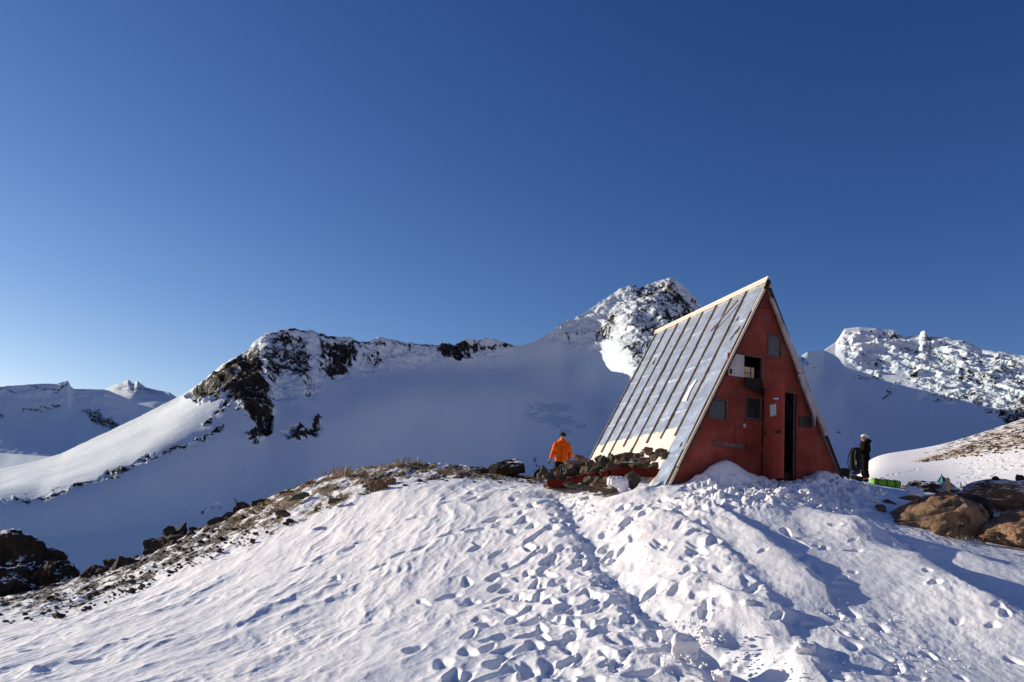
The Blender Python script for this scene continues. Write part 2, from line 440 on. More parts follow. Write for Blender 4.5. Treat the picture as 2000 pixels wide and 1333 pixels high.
    # bare ground (rock debris, moss and grass) on the crest at the left and on the far right slope
    crest = np.interp(px, [-300, 0, 150, 280, 350, 480, 600, 700, 800, 900, 1000, 1060, 1120], [1200, 1150, 1136, 1092, 1058, 994, 941, 918, 909, 920, 928, 936, 945])
    low = np.interp(px, [-300, 0, 150, 250, 400, 500, 560, 640, 700, 780, 850, 900, 1000, 1060], [1270, 1225, 1205, 1165, 1100, 1065, 1040, 1015, 985, 960, 946, 944, 944, 946])
    t = (py-crest)/(low-crest)
    bare = np.where((px < 1085) & (Y < 40), .56*(1-sstep(.35, 1.15, t))*sstep(1085, 1040, px), 0)
    bare += np.where(Y > 26, 1.0, 0)*(px < 1085)*.3
    bare = np.where((px < 1085), np.clip(bare, 0, .8), 0)
    # right-hand slope: stony strip under the skyline
    sk = np.interp(px, [1780, 1850, 1930, 2000, 2200], [906, 884, 858, 834, 768])
    t2 = (py-sk)/np.interp(px, [1780, 1850, 1930, 2000, 2200], [6, 12, 32, 50, 70])
    b2 = np.where((px > 1780) & (Y > 45), .5*(1-sstep(.6, 1.1, t2))*sstep(1780, 1880, px), 0)
    rz = hit(1860, 1000)
    d3 = np.hypot((px-1935)/120, (py-1010)/62)
    b3 = .42*(1-sstep(.6, 1.05, d3))*(Y < 30)
    bare = np.maximum(bare, np.maximum(b2, b3))
    Z += np.where(bare > .2, .05*ridged(X*1.6, Y*1.6, 4, 101)-.05, 0)*sstep(.2, .5, bare)
    # keep the snow out of the hut
    rel = np.stack([X-AP[0], Y-AP[1]], -1)
    ss = rel[..., 0]*GX[0]+rel[..., 1]*GX[1]; ll = rel[..., 0]*GR[0]+rel[..., 1]*GR[1]
    ins = (ll > .12) & (ll < HL-.1) & (np.abs(ss) < 1.95)
    Z = np.where(ins, np.minimum(Z, AP[2]-4.45), Z)
    me = grid_mesh('ground', np.stack([X, Y, Z], -1), {'bare': bare, 'stony': sstep(620, 380, px)*(px < 1100)})
    o = link('ground', me, M['ground']); tag(o, kind='structure')
    return o

# ------------------------------------------------------------------ mountains
def mountain(name, lines, xs, nt_, matl, rock=None, ice=None, relief=None, disp=1.0, fine=1.0, kscale=1.0, seed=0, soften=True):
    """lines: list of (xk, yk, Dk) curves from the foot to the back; surface lofted through them"""
    C = []
    for (xk, yk, xd, Dk) in lines:
        y = np.interp(xs, xk, yk); D = np.interp(xs, xd, Dk)
        C.append(at(xs, y, D) if np.ndim(D) == 0 else np.stack([ray(xs, y)[0]/ray(xs, y)[1]*D, D, ray(xs, y)[2]/ray(xs, y)[1]*D], -1))
    C = np.array(C)                       # K, nx, 3
    for i in range(len(C)):               # blur depth across columns so facets do not show (crest keeps its height profile)
        w = 15 if i < len(C)-3 else 2
        kk = np.exp(-.5*(np.linspace(-2, 2, 2*w+1))**2); kk /= kk.sum()
        for c in range(3):
            if i == len(C)-3: continue
            C[i, :, c] = np.convolve(np.pad(C[i, :, c], w, mode='reflect', reflect_type='odd'), kk, 'valid')
    K = len(C)
    # catmull-rom along the profile
    tt = []; 
    for k in range(K-1):
        tt += [(k, f) for f in np.linspace(0, 1, nt_[k], endpoint=False)]
    tt.append((K-2, 1.0))
    P = np.zeros((len(tt), len(xs), 3)); T = np.array([k+f for k, f in tt])
    for r, (k, f) in enumerate(tt):
        p1, p2 = C[k], C[k+1]
        lim = lambda d: d
        m1 = (C[k+1]-C[max(k-1, 0)])*(.5 if k > 0 else 1); m2 = (C[min(k+2, K-1)]-C[k])*(.5 if k+2 < K else 1)
        if k == K-3: m1 = (p2-p1); 
        d1 = np.linalg.norm(p2-p1, axis=1, keepdims=True)
        n1 = np.linalg.norm(m1, axis=1, keepdims=True); n2 = np.linalg.norm(m2, axis=1, keepdims=True)
        m1 = m1*np.minimum(1, d1/n1); m2 = m2*np.minimum(1, d1/n2)
        if k+1 == K-3: m2 = (p2-p1)         # sharp crest
        if k == K-3: m1 = (p2-p1); m2 = (p2-p1)
        P[r] = (2*f**3-3*f**2+1)*p1+(f**3-2*f**2+f)*m1+(-2*f**3+3*f**2)*p2+(f**3-f**2)*m2
    X, Y, Z = P[..., 0], P[..., 1], P[..., 2]
    px, py = project(X, Y, Z)
    front = (T[:, None] <= K-3)
    rk = rock(px, py, T[:, None]) if rock else np.zeros_like(X)
    rk = rk*np.where(front, 1, .7)
    sc = kscale
    U = X+Y*.35; W = Z*1.5+Y*.5
    rg = ridged(U/(70*sc), W/(110*sc), 6, seed+1, .55)-1.1
    rg2 = fbm(U/(16*sc), W/(22*sc), 4, seed+9, .6)
    craggy = sstep(.28, .75, rk)
    if relief: craggy = np.maximum(craggy, relief(px, py)*np.where(front, 1, .4))
    sm = fbm(X/(240*sc), Y/(240*sc), 3, seed+4)
    edge = np.exp(-((T[:, None]-(K-3))/.10)**2)
    dn = (craggy*(13*rg+4.5*rg2)*disp + (2.5*sm+.9*fbm(X/(55*sc), Y/(70*sc), 3, seed+6))*fine*(1-edge))*sc
    # push along the outward (towards viewer and up) direction
    Pn = P.copy()
    away = 1-.75*edge
    Pn[..., 1] -= dn*.75*away; Pn[..., 2] += dn*.5*away+edge*craggy*3.0*sc*pn(U/(9*sc), W*0, seed+21)
    Pn[..., 0] += craggy*5*fbm(Z/(20*sc), X/(30*sc), 3, seed+31)*away*sc*disp
    ic = ice(px, py) if ice else np.zeros_like(X)
    return link(name, grid_mesh(name, Pn, {'rock': rk, 'ice': ic}), matl)

def poly_soft(px, py, poly, w=6.):
    """signed soft inside test (1 inside, 0 outside, ramp of w px)"""
    poly = np.array(poly, float); inside = np.zeros(px.shape, bool); dist = np.full(px.shape, 1e9)
    n = len(poly)
    for i in range(n):
        x1, y1 = poly[i]; x2, y2 = poly[(i+1) % n]
        cnd = ((y1 > py) != (y2 > py)) & (px < (x2-x1)*(py-y1)/((y2-y1)+1e-12)+x1)
        inside ^= cnd
        d = np.array([x2-x1, y2-y1]); L2 = d@d+1e-9
        t = np.clip(((px-x1)*d[0]+(py-y1)*d[1])/L2, 0, 1)
        dist = np.minimum(dist, np.hypot(px-x1-t*d[0], py-y1-t*d[1]))
    sd = np.where(inside, dist, -dist)
    return sstep(-w, w, sd)
def band(px, py, pts, w):
    d, _ = seg_dist(px, py, np.array(pts, float)); return np.exp(-(d/w)**2)

CREST = [(-700, 1010), (-400, 990), (-200, 960), (0, 917), (74, 900), (120, 886), (177, 859), (264, 818), (351, 774), (371, 762), (394, 746), (413, 729), (446, 704), (484, 685), (495, 669), (520, 652), (549, 647), (574, 641), (588, 647), (606, 645), (639, 656), (682, 658), (700, 668), (722, 668), (739, 659), (772, 665), (810, 672), (844, 674), (851, 676), (862, 670), (887, 674), (916, 660), (934, 665), (952, 660), (988, 670), (999, 676), (1024, 674), (1040, 669), (1068, 654), (1096, 633), (1109, 626), (1121, 624), (1145, 609), (1171, 592), (1190, 579), (1209, 566), (1237, 557), (1243, 558), (1248, 564), (1265, 556), (1291, 547), (1308, 542), (1319, 546), (1329, 555), (1344, 566), (1355, 581), (1366, 592), (1374, 603), (1420, 650), (1480, 690), (1540, 700), (1554, 696), (1565, 695), (1578, 687), (1609, 684), (1632, 669), (1642, 655), (1650, 642), (1678, 639), (1712, 642), (1724, 644), (1747, 645), (1758, 654), (1770, 658), (1781, 656), (1795, 656), (1799, 648), (1806, 646), (1811, 650), (1816, 657), (1850, 660), (1885, 667), (1917, 682), (1954, 688), (1977, 692), (2000, 695), (2300, 760), (2700, 820)]
def ln(pts): return [p[0] for p in pts], [p[1] for p in pts]
def curve(ys, Ds):
    a, b = ln(ys); c, d = ln(Ds); return (a, b, c, d)
def main_range():
    xs = np.linspace(-700, 2700, int(2600*Q))
    crestD = [(-700, 700), (0, 900), (200, 1000), (350, 1080), (450, 1100), (574, 1150), (700, 1230), (850, 1340), (1000, 1450), (1100, 1520), (1200, 1560), (1308, 1580), (1374, 1600), (1480, 1800), (1560, 2050), (1650, 2150), (1800, 2080), (2000, 1900), (2300, 1700), (2700, 1500)]
    L = []
    L.append(curve([(-700, 1900), (2700, 1900)], [(-700, 110), (2700, 110)]))
    L.append(curve([(-700, 1230), (0, 1215), (600, 1180), (1200, 1110), (1600, 1060), (2000, 1040), (2700, 1060)], [(-700, 470), (0, 520), (300, 570), (440, 600), (700, 620), (1000, 700), (1200, 750), (1700, 800), (2700, 600)]))
    L.append(curve([(-700, 1100), (0, 1075), (300, 1030), (500, 985), (700, 960), (1000, 925), (1200, 905), (1600, 905), (1800, 910), (2000, 900), (2700, 950)], [(-700, 520), (0, 590), (200, 650), (300, 690), (440, 770), (600, 800), (800, 960), (1000, 1080), (1300, 1100), (1700, 1300), (2000, 1200), (2700, 1000)]))
    L.append(curve([(-700, 1030), (-300, 1000), (0, 977), (78, 978), (107, 968), (165, 948), (256, 914), (289, 898), (342, 879), (396, 859), (437, 832), (480, 830), (530, 850), (600, 835), (700, 800), (800, 772), (1000, 764), (1100, 768), (1180, 775), (1230, 770), (1300, 760), (1374, 750), (1550, 790), (1650, 800), (1750, 810), (1850, 835), (2000, 850), (2700, 900)],
                   [(-700, 560), (0, 640), (100, 670), (200, 715), (300, 775), (400, 850), (437, 880), (520, 905), (600, 930), (700, 1020), (800, 1130), (1000, 1280), (1100, 1340), (1180, 1350), (1240, 1250), (1300, 1260), (1374, 1330), (1550, 1650), (1650, 1750), (1750, 1720), (1850, 1600), (2000, 1480), (2700, 1200)]))
    L.append(curve([(-700, 1018), (0, 945), (100, 920), (200, 885), (300, 838), (400, 780), (440, 755), (480, 750), (513, 755), (560, 745), (650, 730), (800, 720), (1000, 716), (1100, 712), (1160, 690), (1220, 660), (1300, 640), (1374, 660), (1500, 730), (1600, 740), (1700, 730), (1850, 745), (2000, 775), (2700, 860)],
                   [(-700, 620), (0, 770), (100, 810), (200, 850), (300, 910), (400, 960), (450, 985), (500, 985), (516, 975), (545, 1030), (600, 1060), (700, 1160), (850, 1280), (1000, 1400), (1100, 1465), (1170, 1460), (1230, 1400), (1300, 1410), (1374, 1480), (1500, 1760), (1600, 1950), (1700, 1960), (1850, 1850), (2000, 1700), (2700, 1350)]))
    L.append(curve(CREST, crestD))
    bk = lambda x: np.interp(x, [300, 520, 1150, 1300, 1500], [80, 330, 330, 120, 120])  # back slope behind the crest, unseen, broadened to cast shade into the bowl
    L.append(curve([(x, y+14) for x, y in CREST], [(x, d+bk(x)) for x, d in crestD]))
    L.append(curve([(x, y+330) for x, y in CREST], [(x, d+900) for x, d in crestD]))
    dark = [(350, 772), (394, 744), (446, 702), (484, 683), (500, 668), (512, 700), (518, 730), (528, 760), (541, 800), (536, 840), (520, 862), (486, 868), (484, 850), (500, 830), (470, 800), (462, 790), (440, 780), (446, 770), (400, 790), (380, 790)]
    ribs1 = [(500, 668), (560, 645), (600, 665), (612, 700), (606, 735), (612, 770), (600, 780), (585, 740), (555, 730), (540, 770), (524, 740), (515, 710)]
    ribs2 = [(628, 660), (690, 662), (700, 690), (690, 715), (655, 735), (630, 728), (618, 700)]
    ribs3 = [(700, 675), (752, 690), (750, 712), (720, 712), (703, 700)]
    r4 = [(552, 850), (575, 825), (600, 832), (622, 805), (630, 835), (622, 850), (590, 855), (565, 862)]
    r5 = [(850, 672), (940, 665), (935, 690), (908, 712), (880, 700), (852, 690)]
    r6 = [(780, 678), (810, 678), (815, 690), (785, 692)]
    r7 = [(1100, 640), (1118, 645), (1112, 668), (1100, 655)]
    r8 = [(1168, 640), (1188, 610), (1205, 600), (1213, 620), (1210, 645), (1190, 665), (1180, 680), (1164, 672), (1155, 655)]
    r9 = [(1235, 560), (1300, 545), (1330, 560), (1372, 603), (1372, 625), (1330, 640), (1300, 700), (1262, 720), (1240, 712), (1232, 690), (1200, 680), (1215, 640), (1232, 600)]
    r10 = [(1640, 650), (1740, 645), (1770, 670), (1740, 730), (1700, 735), (1660, 700)]
    r11 = [(1750, 670), (1810, 650), (1900, 680), (2010, 700), (2400, 780), (2400, 900), (2010, 845), (1960, 825), (1900, 780), (1820, 790), (1770, 740)]
    r12 = [(1770, 740), (1740, 775), (1725, 790), (1722, 770), (1745, 745)]
    r13 = [(1910, 800), (2010, 790), (2010, 860), (1965, 850), (1950, 815)]
    def rock(px, py, T):
        w = .0*px
        wx = px+7*fbm(px/22, py/22, 3, 301); wy = py+7*fbm(px/22, py/22, 3, 302)
        r = .66*poly_soft(wx, wy, dark, 9)
        for p, k in ((ribs1, .5), (ribs2, .62), (ribs3, .42), (r4, .62), (r5, .62), (r6, .35), (r7, .5), (r8, .5), (r9, .47), (r10, .30), (r11, .345), (r12, .5), (r13, .62)):
            r = np.maximum(r, k*poly_soft(wx, wy, p, 9))
        r = np.maximum(r, .46*band(wx, wy, [(0, 977), (78, 979), (107, 968), (165, 948), (256, 914), (289, 898), (342, 879), (396, 859), (437, 830)], 7))
        r = np.maximum(r, .48*band(wx, wy, [(400, 830), (430, 800), (450, 780)], 9))
        r = np.maximum(r, .40*band(px, py, [(150, 872), (264, 819), (351, 775)], 2.2))
        r = np.maximum(r, .55*band(px, py, [(500, 655), (574, 644), (700, 669), (845, 676), (1000, 676)], 6))
        r = np.maximum(r, .40*band(px, py, [(1650, 645), (1760, 655), (1890, 670), (2010, 700)], 6))
        r = np.maximum(r, .46*band(wx, wy, [(398, 1000), (425, 985), (430, 1000)], 8))
        r = np.maximum(r, .42*band(wx, wy, [(460, 978), (470, 985)], 6))
        r = np.maximum(r, .42*band(wx, wy, [(1052, 890), (1046, 905), (1060, 915)], 5))
        r = np.maximum(r, .42*band(wx, wy, [(1130, 655), (1170, 670)], 6))
        r = np.maximum(r, .42*band(wx, wy, [(1560, 700), (1590, 718)], 6))
        r = np.maximum(r, .40*band(wx, wy, [(1668, 740), (1720, 738)], 5))
        r = np.maximum(r, .40*band(wx, wy, [(1635, 848), (1642, 850)], 4))
        return r
    def relief(px, py):
        wx = px+9*fbm(px/25, py/25, 3, 321); wy = py+9*fbm(px/25, py/25, 3, 322)
        r = .66*poly_soft(wx, wy, [(1050, 655), (1100, 620), (1180, 565), (1250, 545), (1310, 530), (1390, 590), (1385, 700), (1330, 790), (1250, 790), (1215, 700), (1150, 690), (1110, 670)], 14)
        r = np.maximum(r, .9*poly_soft(wx, wy, r10+[(1640, 660)], 12)); r = np.maximum(r, .95*poly_soft(wx, wy, r11, 14))
        r = np.maximum(r, .55*poly_soft(wx, wy, [(500, 640), (720, 640), (1000, 655), (1000, 690), (760, 715), (640, 740), (610, 780), (520, 780)], 12))
        return r
    def ice(px, py):
        wx = px+11*fbm(px/16, py/6, 4, 401, .65); wy = py+7*fbm(px/16, py/6, 4, 402, .65)
        r = 0*px
        for (x, y, a, b, k) in ((1085, 797, 38, 9, .8), (1075, 818, 28, 9, .7), (1105, 823, 24, 7, .8), (1085, 832, 12, 5, .9), (1034, 797, 8, 4, .9), (1038, 813, 9, 7, .9), (1055, 790, 10, 3, .9), (1134, 833, 8, 3, 1), (1110, 845, 8, 6, .9), (1178, 800, 6, 2, .9)):
            r = np.maximum(r, k*(1-sstep(.75, 1.15, np.hypot((wx-x)/a, (wy-y)/b))))
        return r
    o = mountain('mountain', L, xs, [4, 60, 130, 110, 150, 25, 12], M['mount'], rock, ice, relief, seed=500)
    tag(o, kind='structure')

def far_ranges():
    cr = [(-900, 700), (-400, 760), (-100, 764), (0, 756), (29, 753), (82, 750), (111, 750), (132, 743), (138, 754), (144, 760), (206, 761), (243, 776), (270, 790), (297, 797), (340, 812), (420, 830), (520, 850)]
    xs = np.linspace(-900, 520, int(900*Q))
    cd = [(-900, 2600), (0, 3300), (300, 3900), (520, 4200)]
    L = [curve([(-900, 940), (520, 935)], [(-900, 1900), (520, 2600)]),
         curve([(-900, 890), (0, 892), (520, 900)], [(-900, 2200), (0, 2700), (520, 3200)]),
         curve([(-900, 820), (0, 812), (200, 812), (520, 870)], [(-900, 2450), (0, 3060), (300, 3600), (520, 3900)]),
         curve(cr, cd), curve([(x, y+8) for x, y in cr], [(x, d+200) for x, d in cd]), curve([(x, y+150) for x, y in cr], [(x, d+1500) for x, d in cd])]
    def rock(px, py, T):
        wx = px+6*fbm(px/18, py/18, 3, 311); wy = py+6*fbm(px/18, py/18, 3, 312)
        r = .5*band(wx, wy, [(45, 803), (85, 797), (115, 793)], 4.5)
        r = np.maximum(r, .55*poly_soft(wx, wy, [(160, 800), (190, 802), (240, 830), (215, 850), (195, 835), (170, 820)], 5))
        r = np.maximum(r, .5*band(wx, wy, [(60, 755), (110, 768), (132, 748), (138, 756)], 4))
        r = np.maximum(r, .5*band(wx, wy, [(0, 758), (25, 762)], 4))
        return np.maximum(r, .55*band(wx, wy, [(-10, 800), (3, 812)], 5))
    o = mountain('distant_ridge', L, xs, [12, 50, 70, 12, 8], M['mount_far'], rock, None, lambda px, py: .12+.3*sstep(790, 765, py), .8, 1, 1.6, 700); tag(o, kind='structure')
    cr = [(150, 775), (190, 766), (206, 760), (231, 749), (240, 747), (250, 742), (255, 745), (260, 750), (268, 744), (285, 757), (310, 763), (330, 766), (345, 776), (420, 790), (520, 800)]
    xs = np.linspace(150, 520, int(420*Q))
    cd = [(150, 6000), (250, 6200), (345, 5900), (520, 6500)]
    L = [curve([(150, 860), (520, 870)], [(150, 4700), (520, 4700)]),
         curve([(150, 800), (245, 792), (300, 790), (340, 800), (520, 830)], [(150, 5000), (260, 5300), (520, 5400)]),
         curve([(150, 786), (240, 772), (262, 768), (300, 776), (520, 815)], [(150, 5500), (262, 5500), (300, 5700), (520, 5900)]),
         curve(cr, cd), curve([(x, y+6) for x, y in cr], [(x, d+200) for x, d in cd]), curve([(x, y+100) for x, y in cr], [(x, d+1500) for x, d in cd])]
    def rock2(px, py, T): return .38*poly_soft(px, py, [(205, 765), (250, 742), (300, 760), (340, 775), (270, 770)], 5)
    o = mountain('distant_peak', L, xs, [12, 50, 60, 10, 6], M['mount_far'], rock2, None, None, 2.2, 1, 2.2, 800); tag(o, kind='structure')
    # glacier plain behind the ramp at the far left
    xs = np.linspace(-1500, 300, 240)
    rows = []
    for y, D in ((930, 1150), (915, 1350), (905, 1600), (895, 2000), (887, 2500), (884, 3000), (884, 3400)):
        sh = .07*(xs-0); a, b, c = ray(xs, y+sh); rows.append(np.stack([a/b*D, D+0*xs, c/b*D], -1))
    P = np.array(rows); P[..., 2] += 3*fbm(P[..., 0]/120, P[..., 1]/120, 3, 901)
    o = link('glacier', grid_mesh('glacier', P, {'rock': 0*P[..., 0], 'ice': 0*P[..., 0]}), M['mount_far']); tag(o, kind='structure')

# ------------------------------------------------------------------ rocks
def rock_mesh(name, rx, ry, rz, seed, sub=3, npt=22, rough=.10, smooth=False, freq=1.0):
    r = random.Random(seed); bm = bmesh.new()
    for i in range(npt):
        z = r.uniform(-1, 1); a = r.uniform(0, 6.28); q = math.sqrt(1-z*z); k = r.uniform(.82, 1.05)
        bm.verts.new((rx*q*math.cos(a)*k, ry*q*math.sin(a)*k, rz*z*k))
    h = bmesh.ops.convex_hull(bm, input=bm.verts[:])
    bmesh.ops.delete(bm, geom=[v for v in bm.verts if not v.link_faces], context='VERTS')
    bmesh.ops.bevel(bm, geom=bm.edges[:], offset=.05*min(rx, ry, rz), segments=1, affect='EDGES')
    bmesh.ops.triangulate(bm, faces=bm.faces[:])
    for k in range(sub):
        es = [e for e in bm.edges if e.calc_length() > max(rx, ry, rz)*.9/(1.6**k)]
        if es: bmesh.ops.subdivide_edges(bm, edges=es, cuts=1, use_grid_fill=True)
        bmesh.ops.triangulate(bm, faces=[f for f in bm.faces if len(f.verts) > 3])
    m_ = min(rx, ry, rz); off = Vector((seed*3.1 % 50, seed*1.7 % 50, 0))
    bm.normal_update()
    for v in bm.verts:
        n = mn.fractal((v.co/m_*1.3*freq+off), 1.0, 2.0, 4)
        v.co += v.normal*n*m_*rough
    me = bpy.data.meshes.new(name); bm.to_mesh(me); bm.free()
    if smooth: me.polygons.foreach_set('use_smooth', [True]*len(me.polygons))
    return me
def rock(name, loc, dims, seed, m, label, group=None, rot=(0, 0, 0), **kw):
    me = rock_mesh(name, *dims, seed, **kw); me.materials.append(m)
    o = bpy.data.objects.new(name, me); COL.objects.link(o); o.location = loc; o.rotation_euler = rot
    return tag(o, label, 'rock' if 'boulder' not in name else 'boulder', group)
def big_boulder(name, center, axes, yaw, seed, m, label, prof=None, crack=True, n=5, tilt=0):
    """smooth weathered boulder: icosphere pushed by fractal noise, with joints"""
    bm = bmesh.new(); bmesh.ops.create_icosphere(bm, subdivisions=6, radius=1)
    off = Vector((seed*2.3, seed*.7, seed*1.1))
    for v in bm.verts:
        p = v.co.copy(); d = p.normalized()
        sq = (abs(d.x)**2.6+abs(d.y)**2.6+abs(d.z)**2.6)**(-1/2.6)
        r = sq*(1+.20*mn.fractal(d*1.2+off, 1, 2, 3)+.055*mn.fractal(d*4.5+off, .7, 2.1, 6))
        if crack:
            c = abs(mn.noise(d*1.5+off*1.3)); r -= .08*max(0, 1-c/.04)
            c = abs(mn.noise(d*2.6+off*2.3)); r -= .03*max(0, 1-c/.03)
        q = d*r
        if prof: q = prof(q)
        v.co = Vector((q.x*axes[0], q.y*axes[1], q.z*axes[2]))
    me = bpy.data.meshes.new(name); bm.to_mesh(me); bm.free()
    me.polygons.foreach_set('use_smooth', [True]*len(me.polygons)); me.materials.append(m)
    o = bpy.data.objects.new(name, me); COL.objects.link(o); o.location = center; o.rotation_euler = (0, tilt, yaw)
    return tag(o, label, 'boulder')

terrain(); main_range(); far_ranges()

# PART2
# ------------------------------------------------------------------ the hut
def m_redwall():
    m, nt, b = mat('red_painted_plywood'); v = coords(nt, 'Object')
    c = ramp(nt, noise(nt, v, 1.6, 6, .65), [(.3, (.17, .030, .020)), (.5, (.25, .050, .033)), (.72, (.35, .10, .07))])
    n = noise(nt, coords(nt, 'Object', (1, 1, .6)), 4.5, 8, .75, .6)
    c = mixc(nt, ramp(nt, n, [(.57, (0, 0, 0)), (.62, (1, 1, 1))]), c, (.13, .08, .075))
    c = mixc(nt, ramp(nt, noise(nt, v, 22, 6, .8), [(.62, (0, 0, 0)), (.7, (.8, .8, .8))]), c, (.22, .14, .13))
    nt.links.new(c, b.inputs['Base Color']); b.inputs['Roughness'].default_value = .75
    b.inputs['Specular IOR Level'].default_value = .2
    bump(nt, b, noise(nt, v, 14, 6, .7), .5, .008); return m
def m_metal():
    m, nt, b = mat('galvanised_roof_sheet'); tc = N(nt, 'ShaderNodeUVMap')
    v = tc.outputs[0]; vo = coords(nt, 'Object')
    n = noise(nt, vo, 1.4, 6, .6, .4)
    nt.links.new(ramp(nt, n, [(.3, (.46, .54, .61)), (.6, (.55, .63, .69)), (.75, (.66, .72, .76))]), b.inputs['Base Color'])
    b.inputs['Metallic'].default_value = .6
    nt.links.new(ramp(nt, noise(nt, vo, 3, 5), [(.3, (.22,)*3), (.7, (.34,)*3)]), b.inputs['Roughness'])
    bump(nt, b, noise(nt, vo, 1.6, 2, .4, .3), .35, .03); return m
def m_apron():
    m, nt, b = mat('weathered_pale_sheet'); v = coords(nt, 'Object', (1, 1, .3))
    c = ramp(nt, noise(nt, v, 5, 7, .7, .3), [(.3, (.52, .43, .35)), (.5, (.64, .58, .52)), (.7, (.72, .69, .67))])
    nt.links.new(c, b.inputs['Base Color']); b.inputs['Roughness'].default_value = .8
    bump(nt, b, noise(nt, v, 12, 5), .5, .006); return m
def m_weather(name, a, c_, sc=14):
    m, nt, b = mat(name); v = coords(nt, 'Object', (1, 1, .35))
    nt.links.new(ramp(nt, noise(nt, v, sc, 7, .75), [(.32, a), (.66, c_)]), b.inputs['Base Color'])
    b.inputs['Roughness'].default_value = .85; b.inputs['Specular IOR Level'].default_value = .15
    bump(nt, b, noise(nt, v, sc*2, 6, .7), .7, .006); return m
M['red'] = m_redwall(); M['metal'] = m_metal(); M['apron'] = m_apron()
M['batten'] = m_weather('weathered_batten', (.12, .10, .085), (.36, .32, .28))
M['cream'] = m_weather('cream_board', (.60, .50, .38), (.80, .74, .62), 6)
M['flake'] = m_weather('flaking_white_board', (.26, .24, .23), (.62, .60, .58), 7)
M['dark_wood'] = m_weather('dark_old_wood', (.02, .014, .011), (.07, .045, .032))
M['greywood'] = m_weather('grey_bare_wood', (.10, .055, .05), (.20, .14, .13), 10)
M['shutter'] = m_weather('grey_white_shutter', (.42, .41, .40), (.62, .61, .60), 9)
M['black'] = simple('interior_dark', (.008, .007, .007))
M['pane'] = simple('dark_window_pane', (.012, .014, .016), (.03, .033, .035), .25, 6, spec=.5)
M['pane_grey'] = simple('grey_reflection_pane', (.075, .08, .085), (.11, .115, .12), .4, 8)  # grey of the plexi cover plus its reflection, put into the colour
M['pane_olive'] = simple('olive_covered_pane', (.03, .034, .022), (.05, .052, .035), .6, 8)
M['wframe'] = simple('worn_window_frame', (.07, .045, .04), (.16, .13, .12), .8, 9)
M['ply'] = simple('tan_plywood', (.55, .38, .20), (.66, .48, .28), .7, 6)
M['blue'] = simple('blue_bar', (.03, .06, .30))
M['paper'] = simple('pale_paper', (.45, .60, .60), (.56, .68, .66), .7, 30)
M['signblue'] = simple('blue_sign', (.05, .06, .25)); M['white'] = simple('white_paint', (.78, .78, .78))
M['cloth_dark'] = simple('dark_cloth', (.012, .010, .008), (.03, .022, .018), .95, 20, .01, 60)

def hbox(bm, s0, s1, t0, t1, l0, l1, bev=.004):
    vs = [bm.verts.new(hut(s, t, l)) for s in (s0, s1) for t in (t0, t1) for l in (l0, l1)]
    fs = [bm.faces.new([vs[i] for i in q]) for q in ((0, 1, 3, 2), (4, 6, 7, 5), (0, 4, 5, 1), (2, 3, 7, 6), (0, 2, 6, 4), (1, 5, 7, 3))]
    if bev: bmesh.ops.bevel(bm, geom=list({e for f in fs for e in f.edges}), offset=bev, segments=1, affect='EDGES')
def rbox(bm, l0, l1, t0, t1, h0, h1, dl=0.):
    """bar on the left roof plane; dl slants its lower end along the ridge"""
    vs = [bm.verts.new(rp((l0, l1)[i]+(dl if k else 0), (t0, t1)[k], (h0, h1)[j])) for i in (0, 1) for k in (0, 1) for j in (0, 1)]
    for q in ((0, 1, 3, 2), (4, 6, 7, 5), (0, 4, 5, 1), (2, 3, 7, 6), (0, 2, 6, 4), (1, 5, 7, 3)): bm.faces.new([vs[i] for i in q])
def extr(name, pts, mapf, h0, h1, m, parent):
    """prism from an outline; mapf(a, b, h) -> point"""
    bm = bmesh.new(); A = [bm.verts.new(mapf(a, b, h0)) for a, b in pts]; B = [bm.verts.new(mapf(a, b, h1)) for a, b in pts]
    bm.faces.new(A); bm.faces.new(B[::-1]); n = len(pts)
    for i in range(n): bm.faces.new((A[i], B[i], B[(i+1) % n], A[(i+1) % n]))
    bmesh.ops.recalc_face_normals(bm, faces=bm.faces[:])
    bmesh.ops.triangulate(bm, faces=[f for f in bm.faces if len(f.verts) > 4])
    return bm_obj(name, bm, m, parent)
def gpoly(name, px, l0, l1, m, parent):
    return extr(name, [gab(*p) for p in px], lambda a, b, h: hut(a, b, h), l0, l1, m, parent)
def gable_wall(name, l0, holes, m, parent, bottom=4.75):
    bm = bmesh.new(); k = HK-.012
    ts = sorted({.03, bottom} | {h[2] for h in holes} | {h[3] for h in holes})
    step = []
    for a, b in zip(ts[:-1], ts[1:]):
        step.append(a)
    step.append(ts[-1])
    for t0, t1 in zip(step[:-1], step[1:]):
        hs = sorted([(h[0], h[1]) for h in holes if h[2] <= t0+1e-6 and h[3] >= t1-1e-6])
        segs = []; left = None
        for h in hs+[(None, None)]:
            segs.append((left, h[0])); left = h[1]
        for a, b in segs:
            A0 = -k*t0 if a is None else a; A1 = -k*t1 if a is None else a
            B0 = k*t0 if b is None else b; B1 = k*t1 if b is None else b
            vs = [(A0, t0), (A1, t1), (B1, t1), (B0, t0)]
            f = [bm.verts.new(hut(s, t, l0)) for s, t in vs]; g = [bm.verts.new(hut(s, t, l0+.07)) for s, t in vs]
            bm.faces.new(f); bm.faces.new(g[::-1])
            for i in (0, 2): bm.faces.new((f[i], g[i], g[(i+1) % 4], f[(i+1) % 4]))
            bm.faces.new((f[1], g[1], g[2], f[2])); bm.faces.new((f[3], g[3], g[0], f[0]))
    bmesh.ops.recalc_face_normals(bm, faces=bm.faces[:])
    return bm_obj(name, bm, m, parent)

